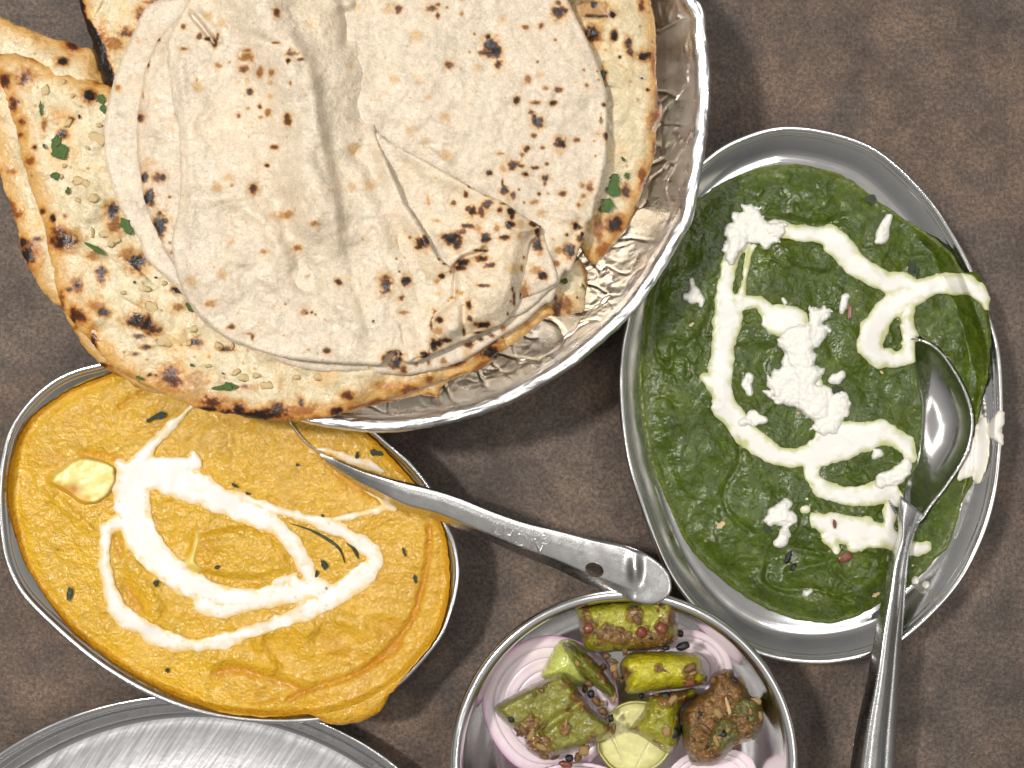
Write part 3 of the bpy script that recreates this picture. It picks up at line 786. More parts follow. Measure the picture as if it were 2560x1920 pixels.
y_strokes = [T(C3, (1180, 285, 14), (1085, 370, 30), (1000, 450, 32), (930, 540, 32), (880, 600, 44), (800, 680, 62)),
             T(C3, (745, 640, 38), (780, 700, 60), (900, 700, 110), (1050, 690, 90), (1190, 640, 50), (1190, 575, 28)),
             T(C3, (1050, 735, 108), (1250, 800, 98), (1400, 880, 76), (1600, 965, 76), (1720, 1040, 58), (1800, 1130, 60), (1850, 1220, 56), (1900, 1320, 52), (1950, 1400, 60)),
             T(C3, (1400, 830, 40), (1600, 890, 42), (1800, 950, 36), (2000, 1010, 40), (2100, 1050, 44)) + T(RE, (900, 830, 40), (1000, 880, 48), (1060, 930, 56), (1080, 1000, 50), (1040, 1075, 54), (950, 1130, 62), (860, 1190, 58), (780, 1240, 54)),
             T(RE, (780, 748, 16), (900, 722, 18), (1050, 685, 24), (1140, 650, 30), (1190, 655, 28)), T(RE, (1150, 640, 28), (1080, 590, 20), (1010, 560, 6)),
             T(C3, (810, 750, 115), (805, 880, 118), (830, 1000, 108), (880, 1110, 105), (960, 1200, 98), (1050, 1280, 90), (1150, 1370, 85), (1300, 1440, 75), (1450, 1470, 65), (1600, 1470, 64), (1750, 1440, 66), (1880, 1400, 66), (1960, 1400, 66)),
             T(C3, (1700, 1360, 30), (1800, 1340, 40), (1830, 1400, 60)),
             T(C3, (1250, 1500, 62), (1330, 1540, 50), (1500, 1510, 50)),
             T(C3, (720, 1000, 60), (650, 1040, 48), (650, 1110, 42), (645, 1250, 38), (670, 1400, 46), (715, 1520, 52), (790, 1600, 56)) + T(RZ, (740, 340, 52), (830, 405, 52), (930, 452, 46), (1050, 470, 40), (1140, 468, 38), (1250, 440, 42), (1400, 390, 38), (1550, 340, 38), (1700, 285, 46), (1800, 235, 54), (1900, 170, 60), (2000, 90, 62), (2080, 20, 50)),
             T(RE, (720, 300, 8), (850, 330, 22), (950, 370, 30), (1050, 400, 34), (1130, 440, 20))]
yel_cream_sd = stroke_sdf(y_strokes, 7, 24, 15, 5, 60)
def ycz(X, Y, D):
    return .7 * yel_zf(X, Y, np.maximum(yel_curry(X, Y), 0), False) + .3 * yel_s.z(X, Y) + .0002 + .0008 * edge(D, 26) + .0003 * fbm(X, Y, 70, 2, 4)
yel_cream = patch('cream_swirl', yel_cream_sd, 3, ycz, M['cream'], None, cream_col((.74, .48, .12), (.72, .42, .06), 22))
props(yel_cream.o, 'white cream drizzled in nested loops over the yellow curry', 'cream', 'cream trails on the curries')

# butter / paneer cubes
def paneer_col(X, Y, D):
    n = fbm(X, Y, 40, 3, 6)[:, None]
    c = np.array([.72, .62, .22]) * (1 + .06 * fbm(X, Y, 12, 3, 16)[:, None]) + n * .05
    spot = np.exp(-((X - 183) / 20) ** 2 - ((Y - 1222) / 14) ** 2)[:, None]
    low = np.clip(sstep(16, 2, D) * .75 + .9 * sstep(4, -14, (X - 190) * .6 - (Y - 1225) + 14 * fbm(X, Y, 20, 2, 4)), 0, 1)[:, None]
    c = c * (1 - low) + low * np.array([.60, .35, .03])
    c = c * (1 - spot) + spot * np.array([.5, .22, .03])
    return c
pn = psdf(T(C3, (490, 588), (610, 600), (712, 645), (720, 690), (722, 745), (680, 830), (600, 885), (520, 898), (440, 850), (370, 800), (292, 762), (296, 722), (390, 650)), 2, 2.2, 20, 2)
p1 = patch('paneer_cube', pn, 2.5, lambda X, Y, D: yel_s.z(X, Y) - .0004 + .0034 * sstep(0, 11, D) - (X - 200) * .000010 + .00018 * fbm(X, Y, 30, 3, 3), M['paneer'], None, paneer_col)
props(p1.o, 'pale yellow paneer cube half sunk in the yellow curry left of the cream', 'paneer', 'paneer cubes in the yellow curry')
pn2 = psdf(T(C3, (1192, 1050), (1235, 1062), (1228, 1150), (1216, 1230), (1250, 1295), (1205, 1335), (1130, 1318), (1100, 1288), (1120, 1235), (1160, 1180), (1178, 1110)), 4, 1, 10, 2)
p2 = patch('paneer_cube', pn2, 2.5, lambda X, Y, D: yel_s.z(X, Y) - .0003 + .0020 * sstep(0, 14, D) * .6, M['paneer'], None, lambda X, Y, D: np.array([.70, .52, .13]) + .05 * fbm(X, Y, 20, 2, 3)[:, None] - sstep(10, 0, D)[:, None] * np.array([.08, .16, .08]))
props(p2.o, 'thin edge of a buried paneer cube showing inside the cream loop of the yellow curry', 'paneer', 'paneer cubes in the yellow curry')

# ------------------------------------------------------------------ serving spoon of the yellow curry
sp2 = empty('serving_spoon', 1200, 1300, .03, 'steel serving spoon with a hole near the handle end, reaching out of the yellow curry', 'spoon', 'steel spoons')
hpoly = psdf(T(NN, (801, 1134), (846, 1151), (907, 1175), (988, 1199), (1082, 1222), (1151, 1244), (1232, 1277), (1314, 1305), (1391, 1323), (1488, 1348), (1553, 1361), (1602, 1378), (1644, 1404), (1671, 1433), (1679, 1465),
               (1671, 1490), (1644, 1508), (1618, 1511), (1586, 1505), (1553, 1495), (1472, 1462), (1391, 1423), (1325, 1397), (1228, 1355), (1146, 1322), (1081, 1296), (1009, 1277), (948, 1244), (887, 1212), (838, 1176), (813, 1151)), 4)
HC = (1486, 1425); ha = math.radians(22)
def hole_sd(X, Y):
    u = (X - HC[0]) * math.cos(ha) + (Y - HC[1]) * math.sin(ha); v = -(X - HC[0]) * math.sin(ha) + (Y - HC[1]) * math.cos(ha)
    return np.hypot(u / 24.0, v / 17.5) * 20 - 20
def hsd(X, Y): return np.minimum(hpoly(X, Y), hole_sd(X, Y))
hsd.bbox = hpoly.bbox
ax_pts = T(NN, (801, 1136), (900, 1190), (1000, 1236), (1115, 1272), (1230, 1316), (1391, 1373), (1520, 1424), (1690, 1480))
up_e = spline(T(NN, (801, 1134), (846, 1151), (907, 1175), (988, 1199), (1082, 1222), (1151, 1244), (1232, 1277), (1314, 1305), (1391, 1323), (1488, 1348), (1553, 1361), (1602, 1378), (1700, 1410)), 4, False)
lo_e = spline(T(NN, (801, 1140), (838, 1176), (887, 1212), (948, 1244), (1009, 1277), (1081, 1296), (1146, 1322), (1228, 1355), (1325, 1397), (1391, 1423), (1472, 1462), (1553, 1495), (1586, 1505), (1700, 1540)), 4, False)
def hz(X, Y, D):
    du = line_dist(up_e, X, Y); dl = line_dist(lo_e, X, Y)
    u = du / np.maximum(du + dl, 1e-6)
    t = np.clip((X - 800) / 880, 0, 1)
    z = .0305 + .0052 * sstep(0, .22, t) + .0140 * t
    tip = sstep(1560, 1610, X - (Y - 1440) * -.35)
    k = sstep(0, .1, t) * (1 - tip)
    prof = np.interp(u, [0, .05, .15, .35, .58, .70, .77, .81, .86, .93, 1], [.0003, .0011, .0013, .0010, .0003, -.0001, -.0004, -.0016, -.0030, -.0046, -.0064])
    shelf = np.interp(t, [0, .55, .8, 1], [1, 1, .5, 0])
    prof2 = np.interp(u, [0, .06, .2, .5, .75, .88, 1], [.0002, .0011, .0013, .0008, .0000, -.0006, -.0022])
    dent = .0024 * np.exp(-((X - 1588) / 15) ** 2 - ((Y - 1425) / 34) ** 2)
    return z + k * (shelf * prof + (1 - shelf) * prof2) + dent + .0003 * tip - .0006 * np.exp(-(D / 2.5)) * tip
hs = patch('handle', hsd, 2.5, hz, M['spoon'], sp2, bottom=lambda X, Y, D: hz(X, Y, D) - .0013 * np.minimum(D / 3, 1), bstep=2)
bowl2 = psdf(T(NN, (716, 1048), (735, 1075), (762, 1108), (800, 1137), (845, 1172), (890, 1160), (900, 1080), (860, 1010), (770, 985), (715, 1010)), 4)
line2 = spline(T(NN, (716, 1048), (735, 1075), (762, 1108), (800, 1138), (845, 1174)), 4, False)
patch('spoon_bowl', bowl2, 2.5, lambda X, Y, D: .0308 - .0105 * sstep(3, 26, line_dist(line2, X, Y)) - .0010 * sstep(4, 0, D), M['spoon'], sp2)
# raised maker's lettering along the handle
def engrave(txt, cx, cy, size_px, ang):
    cu = bpy.data.curves.new('lettering', 'FONT'); cu.body = txt; cu.align_x = 'CENTER'; cu.align_y = 'CENTER'
    z = float(hs.z(cx, cy)); k = S * (CAMH - z) / CAMH
    cu.size = size_px * k; cu.extrude = .00025; cu.bevel_depth = .00009; cu.bevel_resolution = 1
    tmp = bpy.data.objects.new('lettering', cu); COL.objects.link(tmp)
    bpy.context.view_layer.update()
    me = bpy.data.meshes.new_from_object(tmp.evaluated_get(bpy.context.evaluated_depsgraph_get()))
    bpy.data.objects.remove(tmp)
    me.materials.clear(); me.materials.append(M['spoon'])
    o = bpy.data.objects.new('raised_lettering', me); COL.objects.link(o); o.parent = sp2
    # drape on the handle
    n = len(me.vertices); co = np.zeros(n * 3); me.vertices.foreach_get('co', co); co = co.reshape(-1, 3)
    a = math.radians(-ang)
    x, y = unproj(cx, cy, z)
    X = co[:, 0] * math.cos(a) - co[:, 1] * math.sin(a) + float(x); Y = co[:, 0] * math.sin(a) + co[:, 1] * math.cos(a) + float(y)
    zz = np.full(n, z)
    for _ in range(3):
        kk = S * (CAMH - zz) / CAMH
        zz = hs.z(X / kk + 1280, 960 - Y / kk)
    co2 = np.stack([X, Y, zz + co[:, 2] + .0002], 1) - wloc(sp2)
    me.vertices.foreach_set('co', co2.ravel()); me.update()
for ch, x, y, sz in (('I', 1230, 1325, 30), ('L', 1243, 1331, 34), ('H', 1267, 1344, 34), ('O', 1300, 1358, 38), ('I', 1325, 1367, 30), ('N', 1343, 1374, 36), ('\u00ae', 1361, 1355, 34)):
    engrave(ch, x, y - 5, sz * 1.25, 22 if ch != '\u00ae' else 10)

# ------------------------------------------------------------------ steel plate, lower left
def circ(cx, cy, r, n=360, z=0):
    t = np.linspace(0, 2 * math.pi, n, endpoint=False)
    P = np.stack([cx + r * np.cos(t), cy + r * np.sin(t)], 1)
    return np.stack(unproj(P[:, 0], P[:, 1], z), 1)
plate = empty('steel_plate', 472, 2580, 0, 'empty scratched round steel plate at the lower left corner', 'plate')
PW = circ(472, 2580, 845, 400, .016)
rings('plate_rim', PW, [(9e-3, .001), (4e-3, .008), (1.0e-3, .0128), (.2e-3, .0140), (0, .0152), (.5e-3, .0160), (1.3e-3, .0161), (2.0e-3, .0154), (2.6e-3, .0142), (3.0e-3, .0140), (3.5e-3, .0134), (4.6e-3, .0118),
      (5.2e-3, .0117), (6.5e-3, .0098), (8.6e-3, .0066), (10.5e-3, .0046), (12.5e-3, .0038)], M['steel'], plate, m=420)
rings('plate_floor', PW, [(12.5e-3, .0038), (14.5e-3, .0035), (16.5e-3, .0036), (17.5e-3, .0033), (30e-3, .0032), (60e-3, .0032), (100e-3, .0032), (135e-3, .0032)], M['steel_worn'], plate, m=420)

# ------------------------------------------------------------------ salad bowl
bowl = empty('salad_bowl', 1561, 1910, 0, 'round steel bowl of onion, lime and chilli pickle at the lower centre', 'bowl')
BW = circ(1561, 1912, 436, 260, .045)
rings('bowl_body', BW, [(34e-3, .0006), (28e-3, .001), (18e-3, .006), (8e-3, .020), (3e-3, .034), (1.6e-3, .0405), (.3e-3, .0425)], M['steel'], bowl, m=260)
rings('bowl_rim', BW, [(.3e-3, .0425), (0, .0436), (.4e-3, .0448), (1.3e-3, .0455), (2.4e-3, .0455), (3.4e-3, .0449), (4.2e-3, .0438), (4.8e-3, .0420)], M['steel'], bowl, m=260)
rings('bowl_inside', BW, [(4.8e-3, .0420), (5.2e-3, .038), (6.6e-3, .030), (9.5e-3, .020), (14e-3, .012), (20e-3, .007), (28e-3, .0045), (40e-3, .004), (70e-3, .004)], M['steel'], bowl, m=260)

def onion(label, cx, cy, rx, ry, rot, z, nrings, tilt=(0, 0), purple=1.0, seed=0, clip=None, sector=None):
    root = empty('onion_slice', cx, cy, z, label, 'onion slice', 'red onion slices in the steel bowl')
    ca, sa = math.cos(rot), math.sin(rot)
    def rad(X, Y):
        u = ((X - cx) * ca + (Y - cy) * sa) / rx; v = (-(X - cx) * sa + (Y - cy) * ca) / ry
        a = np.arctan2(v, u)
        return np.hypot(u, v) * (1 + .012 * np.sin(3 * a + seed) + .01 * np.sin(5 * a + 2 * seed))
    r0 = (rx + ry) / 2
    edges = [1.0 - .16 * i - .01 * ((i * 7 + seed) % 3) for i in range(nrings + 1)]
    for i in range(nrings):
        hi, lo = edges[i], edges[i + 1] if i < nrings - 1 else 0.0
        def sd(X, Y, hi=hi, lo=lo):
            r = rad(X, Y); d = (hi - r) * r0
            if lo > 0: d = np.minimum(d, (r - lo - .0012) * r0)
            if clip is not None: d = np.minimum(d, clip(X, Y))
            return d
        R = max(rx, ry) * hi + 8
        sd.bbox = (cx - R, cy - R, cx + R, cy + R)
        zz = z - .0002 * i
        def zf(X, Y, D, hi=hi, zz=zz):
            hh = .009 if hi == 1.0 else .0003
            return zz + tilt[0] * (X - cx) + tilt[1] * (Y - cy) - hh + hh * edge(D, 4) + .00008 * np.sin(rad(X, Y) * 60)
        def cf(X, Y, D, hi=hi, lo=lo, i=i):
            r = rad(X, Y); t = np.clip((hi - r) / max(hi - lo, .01), 0, 1)[:, None]
            c = np.array([.76, .64, .68]) + .05 * fbm(X, Y, 30, 3, seed)[:, None]
            e = np.exp(-t * (4.5 if i == 0 else 16)) * (.8 * purple if i == 0 else .16 * purple)
            c = c * (1 - e) + e * np.array([.32, .085, .27])
            skin = np.exp(-t * 18) * (.55 * purple if i == 0 else 0)
            c = c * (1 - skin) + skin * np.array([.20, .03, .15])
            return c * (1 + .025 * np.sin(r * 110)[:, None])
        patch('onion_ring', sd, 4, zf, M['onion'], root, cf)
    return root
O = lambda x, y: T(RG, (x, y))[0]
onion('large purple edged onion slice at the left of the steel bowl under the chilli chunk', *O(640, 745), 172, 178, .2, .024, 5, (0, 0), 1.0, 1)
onion('pale onion slice at the upper right of the steel bowl behind the chilli pieces', *O(1420, 560), 118, 112, 0, .021, 4, (0, 0), .55, 4)
onion('pale pink onion slice at the lower right under the brown pickle lump', *O(1560, 1190), 122, 88, -.2, .022, 3, (0, 0), .35, 7)
onion('deep purple edged onion slice at the bottom frame edge below the chilli chunk', *O(800, 1260), 150, 82, .05, .030, 3, (0, 0), 1.1, 9)

# lime wedges
def lime_rind_col(X, Y, D):
    n = fbm(X, Y, 9, 2, 3)[:, None]
    c = np.array([.50, .53, .13]) * (1 + .18 * n)
    f1, _, _ = worley(X, Y, 7, 5)
    return c * (1 - .3 * sstep(.35, .1, f1)[:, None])
l1 = psdf(T(RG, (690, 372), (760, 368), (830, 420), (880, 520), (850, 610), (800, 640), (700, 620), (585, 582), (615, 500), (650, 430)), 4)
lm1 = empty('lime_wedge', *O(720, 500), .02, 'yellow green lime wedge showing its skin behind the chilli tip', 'lime', 'lime wedges in the steel bowl')
patch('rind', l1, 2.5, lambda X, Y, D: .024 + .010 * edge(D, 60) + .0002 * fbm(X, Y, 8, 1, 2), M['lime'], lm1, lime_rind_col)
l2p = T(RG, (985, 780), (1080, 722), (1195, 722), (1260, 760), (1300, 860), (1330, 980), (1320, 1025), (1250, 1100), (1120, 1150), (1000, 1120), (935, 1055), (900, 980), (930, 900))
l2 = psdf(l2p, 4); l2in = psdf([(x * .93 + O(1110, 930)[0] * .07, y * .93 + O(1110, 930)[1] * .07) for x, y in l2p], 4)
lm2 = empty('lime_wedge', *O(1110, 930), .02, 'cut lime wedge with its juicy flesh facing up between the chillies', 'lime', 'lime wedges in the steel bowl')
def l2rim(X, Y): return np.minimum(l2(X, Y), -l2in(X, Y))
l2rim.bbox = l2.bbox
patch('rind', l2rim, 2, lambda X, Y, D: .026 + .003 * edge(D, 4), M['lime'], lm2, lambda X, Y, D: np.where((l2(X, Y) < 4)[:, None], np.array([.50, .50, .07]), np.array([.78, .74, .42])))
LA = O(1100, 1160)
def flesh_lines(X, Y):
    a = np.arctan2(Y - LA[1], X - LA[0]); return np.abs(np.sin(a * 3.4 + .5))
patch('flesh', l2in, 2.5, lambda X, Y, D: .0245 + .0042 * edge(D, 22) * (1 - .45 * np.exp(-(flesh_lines(X, Y) / .10) ** 2)) + .0002 * fbm(X * 2, Y, 12, 2, 3), M['lime'], lm2,
      lambda X, Y, D: (lambda w, n: np.array([.64, .61, .27]) * (1 + .16 * n) * (1 - w) + w * np.array([.84, .82, .56]))(np.clip(np.exp(-(flesh_lines(X, Y) / .07) ** 2) + sstep(7, 0, D), 0, 1)[:, None], fbm(X, Y * 2.2, 14, 3, 8)[:, None]))

# pickled chillies
def chilli(label, pts, axis, z0, h, green, msk, seeds, seed=0, rough=.0006, groove=None, masala=0.0, edge_w=None):
    sd = psdf(pts, 3, 1.6, 9, seed)
    P = sd.P; c = P.mean(0)
    root = empty('pickled_chilli', c[0], c[1], z0 - h, label, 'chilli pickle', 'pickled green chilli pieces')
    ew = edge_w or 34
    def zf(X, Y, D):
        z = z0 - h + h * edge(D, ew)
        if groove is not None:
            g = line_dist(spline(groove, 4, False), X, Y)
            z = z - .0035 * np.exp(-(g / 9) ** 2)
        z = z + rough * fbm(X, Y, 22, 3, seed) * edge(D, 10)
        mm = mk_m(X, Y)
        f1, f2, _ = worley(X, Y, 13, seed + 3)
        return z + mm * .0016 * np.sqrt(np.maximum(1 - f1 * f1, 0)) * edge(D, 8)
    def mk_m(X, Y):
        m = sstep(.30 - masala, .5 - masala, fbm(X, Y, 34, 4, seed + 11))
        for (x, y, r) in msk:
            m = np.maximum(m, sstep(1.15, .6, np.hypot(X - x, Y - y) / r + .35 * fbm(X, Y, 14, 3, seed + 2)))
        return m
    def cf(X, Y, D):
        n = fbm(X, Y, 30, 3, seed + 5)[:, None]
        c_ = np.array(green) * (1 + .22 * n)
        if groove is not None:
            g = np.exp(-(line_dist(spline(groove, 4, False), X, Y) / 8) ** 2)[:, None] * .8
            c_ = c_ * (1 - g) + g * np.array([.40, .38, .10])
        e = sstep(9, 0, D)[:, None] * .5
        c_ = c_ * (1 - e) + e * np.array([.20, .13, .03])
        m = mk_m(X, Y)[:, None]
        n2 = fbm(X, Y, 9, 2, seed + 8)[:, None]
        return c_ * (1 - m) + m * np.array([.17, .085, .024]) * (1 + .6 * n2)
    s = patch('chilli_flesh', sd, 2, zf, M['chilli'] if masala < .3 else M['masala'], root, cf)
    for i, (x, y, a, b, ang, m) in enumerate(seeds):
        bit({'seed': 'coriander_seed', 'seed_pale': 'chilli_seed', 'seed_dark': 'nigella_seed', 'red': 'red_chilli_flake', 'garlic': 'chilli_seed'}[m], 'e', m, x, y, a, b, min(a, b) * 1.2e-4, ang, float(s.z(x, y)) + .0001, root, i % 3)
    return s
def rseeds(r, pts, n, seed):
    rnd = random.Random(seed); out = []
    sd = psdf(T(r, *pts), 3)
    tries = 0
    while len(out) < n and tries < 400:
        tries += 1
        x = rnd.uniform(sd.bbox[0], sd.bbox[2]); y = rnd.uniform(sd.bbox[1], sd.bbox[3])
        if sd(np.array([[x]]), np.array([[y]]))[0, 0] > 4:
            a = rnd.uniform(3.5, 8.5)
            out.append((x, y, a, a * rnd.uniform(.45, .75), rnd.uniform(0, 180), rnd.choice(['seed', 'seed', 'seed', 'seed_pale', 'seed_dark', 'red'])))
    return out
sg = lambda *l: [(*T(RG, (x, y))[0], a * .434, b * .434, ang, m) for x, y, a, b, ang, m in l]
chilli('thick green chilli piece across the top of the steel bowl under the spoon tip', T(RG, (788, 182), (900, 158), (1050, 141), (1200, 132), (1328, 126), (1362, 180), (1372, 260), (1374, 350), (1330, 400), (1200, 425), (1060, 432), (870, 440), (825, 390), (798, 285)),
       None, .0452, .016, (.30, .28, .022), [(*O(850, 290), 32), (*O(960, 330), 30), (*O(1120, 220), 24), (*O(1280, 300), 24), (*O(1345, 250), 26), (*O(1200, 400), 55), (*O(1060, 350), 26), (*O(1340, 380), 30)],
       sg((1135, 252, 34, 24, 60, 'seed'), (1160, 322, 34, 30, 0, 'red'), (1275, 300, 34, 40, 70, 'red'), (1118, 180, 20, 12, 10, 'seed_dark'), (1040, 310, 30, 16, 20, 'seed'), (855, 300, 28, 36, 20, 'red'), (960, 345, 18, 10, 30, 'seed_pale'), (1385, 330, 24, 18, 70, 'seed_dark'))
       + rseeds(RG, ((820, 370), (1000, 350), (1330, 330), (1330, 400), (1070, 430), (870, 430)), 16, 5), 2)
chilli('bright yellow green chilli piece in the middle right of the steel bowl', T(RG, (1036, 510), (1060, 465), (1105, 442), (1280, 432), (1480, 446), (1512, 520), (1538, 608), (1420, 642), (1240, 662), (1080, 680), (1066, 610), (1040, 560)),
       None, .046, .016, (.42, .37, .014), [(*O(1060, 560), 20), (*O(1440, 560), 22), (*O(1260, 530), 12)],
       sg((1440, 530, 40, 22, -30, 'seed'), (1440, 610, 36, 26, 0, 'red'), (1455, 560, 22, 10, -20, 'seed_pale'), (1270, 535, 34, 7, 25, 'seed'), (1300, 550, 30, 4, 25, 'seed_pale'), (1050, 600, 16, 20, 0, 'seed'), (1075, 570, 14, 10, 0, 'seed')), 3, masala=-.35)
chilli('slim dark green chilli tip pointing up left of centre in the steel bowl', T(RG, (700, 388), (742, 386), (830, 440), (905, 500), (970, 590), (1012, 650), (1012, 712), (960, 692), (880, 632), (805, 570), (762, 500), (716, 432)),
       None, .043, .012, (.135, .14, .016), [(*O(960, 560), 26), (*O(880, 470), 18)], sg((792, 500, 14, 22, 0, 'seed_pale'), (940, 525, 24, 20, 30, 'seed'), (1000, 700, 14, 34, 5, 'seed_pale')), 4, edge_w=26, masala=-.1)
chilli('large square chunk of dark green chilli at the left of the steel bowl', T(RG, (314, 772), (332, 736), (480, 650), (600, 592), (700, 550), (730, 580), (765, 612), (830, 700), (880, 770), (950, 820), (1004, 860), (1010, 902), (940, 950), (820, 990), (690, 1030), (600, 1062), (500, 1000), (480, 930), (400, 870), (342, 812)),
       None, .045, .018, (.19, .18, .024), [(*O(520, 860), 26), (*O(480, 920), 28), (*O(560, 980), 42), (*O(620, 1040), 30), (*O(740, 600), 20), (*O(860, 740), 26), (*O(790, 690), 20), (*O(720, 880), 18), (*O(990, 880), 18)],
       sg((412, 826, 20, 20, 0, 'seed_dark'), (528, 915, 22, 36, 25, 'seed_pale'), (585, 985, 36, 20, 30, 'seed_pale'), (480, 890, 34, 18, 50, 'seed'), (590, 870, 34, 12, -40, 'seed'), (725, 850, 8, 36, 8, 'seed_pale'), (600, 1040, 30, 14, 20, 'seed'), (660, 1040, 30, 16, -20, 'seed'), (930, 735, 20, 18, 0, 'seed_pale'), (1000, 880, 14, 34, 10, 'seed'), (835, 650, 18, 22, 0, 'seed'))
       + rseeds(RG, ((400, 830), (480, 900), (560, 950), (620, 1030), (560, 1030), (500, 980), (420, 900)), 12, 8), 5, groove=T(RG, (600, 880), (660, 830), (740, 780), (800, 735)), edge_w=22)
chilli('small green chilli piece lying beside the cut lime wedge', T(RG, (1200, 690), (1290, 668), (1400, 655), (1470, 642), (1482, 690), (1410, 740), (1385, 800), (1388, 860), (1390, 922), (1332, 1022), (1242, 982), (1152, 922), (1088, 890), (1118, 842), (1178, 762)),
       None, .041, .014, (.26, .24, .016), [(*O(1300, 700), 26), (*O(1120, 900), 16), (*O(1240, 970), 16), (*O(1390, 700), 20)],
       sg((1305, 895, 26, 34, 10, 'seed_pale'), (1355, 905, 26, 32, 10, 'seed_dark'), (1300, 692, 24, 26, 0, 'seed_dark'), (1340, 712, 34, 18, -40, 'seed_pale'), (1360, 820, 16, 20, 0, 'seed'), (1250, 685, 20, 10, 10, 'seed'), (1385, 870, 12, 14, 0, 'seed_dark'), (1160, 690, 16, 16, 0, 'seed_dark')), 6, masala=-.05)
p6 = ((1560, 582), (1590, 550), (1632, 535), (1692, 546), (1700, 580), (1762, 640), (1790, 690), (1850, 722), (1862, 830), (1830, 932), (1760, 960), (1700, 982), (1600, 1082), (1522, 1096), (1450, 1086), (1422, 1022), (1395, 960), (1393, 860), (1400, 780), (1480, 690), (1552, 640))
chilli('brown masala covered pickle lump at the right of the steel bowl', T(RG, *p6), None, .046, .019, (.10, .10, .02), [(*O(1500, 820), 50), (*O(1480, 960), 40), (*O(1620, 600), 40), (*O(1600, 720), 50), (*O(1560, 1060), 40), (*O(1750, 880), 24)],
       sg((1600, 790, 34, 26, 45, 'seed_pale'), (1660, 750, 12, 52, -15, 'garlic'), (1630, 910, 22, 20, 0, 'seed_dark'), (1590, 950, 14, 44, -20, 'seed_pale'), (1530, 880, 50, 16, 40, 'seed'), (1690, 600, 30, 14, 20, 'seed_dark'), (1735, 610, 34, 16, 50, 'seed_pale'), (1580, 600, 26, 22, 0, 'seed'), (1620, 580, 22, 16, 10, 'seed'), (1820, 720, 34, 20, 15, 'seed_pale'), (1840, 810, 22, 30, 10, 'seed_pale'), (1780, 920, 26, 12, -30, 'seed'), (1700, 985, 30, 14, -20, 'red'))
       + rseeds(RG, p6, 46, 12), 7, rough=.0016, masala=.30, edge_w=26)
# loose spices lying between the pieces
loose = random.Random(5)
lz = []
for i, (x, y, a, b, ang, m) in enumerate([(1400, 405, 40, 24, -20, 'seed_dark'), (1000, 490, 30, 12, 20, 'seed'), (1000, 530, 22, 28, 10, 'seed_pale'), (1010, 570, 18, 30, 0, 'seed'), (960, 460, 24, 16, 0, 'seed'), (1065, 430, 16, 30, 0, 'seed'),
                                          (870, 680, 22, 24, 0, 'seed_dark'), (940, 780, 30, 20, 30, 'seed'), (985, 820, 16, 24, 0, 'seed_dark'), (745, 1050, 24, 22, 0, 'seed_dark'), (795, 1045, 24, 26, 0, 'seed'), (830, 1005, 30, 36, 30, 'seed_pale'), (725, 1085, 40, 20, 10, 'red'),
                                          (860, 620, 26, 18, 30, 'seed'), (900, 720, 30, 22, 60, 'seed'), (1300, 415, 24, 16, 0, 'seed_dark')]):
    px, py = O(x, y)
    rt = bit('pickle_spice', 'e', m, px, py, a * .434, b * .434, min(a, b) * .434 * 1.4e-4, ang, .0375 if y < 700 else .039, None, i % 3)
    nm = {'seed': 'brown spice seed', 'seed_pale': 'pale split seed', 'seed_dark': 'black seed', 'red': 'reddish masala crumb'}[m]
    where = ['right of the thick top chilli', 'in the gap right of the slim chilli tip', 'beside the left end of the bright chilli', 'below the left end of the bright chilli', 'under the thick top chilli', 'at the upper left corner of the bright chilli',
             'under the slim chilli near the square chunk', 'right of the square chilli chunk', 'between the square chunk and the cut lime', 'below the square chilli chunk on its dark side', 'at the lower edge of the square chunk', 'at the lower right corner of the square chunk', 'lowest in the bowl under the square chunk',
             'left of the slim chilli base', 'below the slim chilli base', 'between the top chilli and the bright chilli'][i]
    props(rt, nm + ' ' + where, 'spice', 'loose pickle spices in the steel bowl')

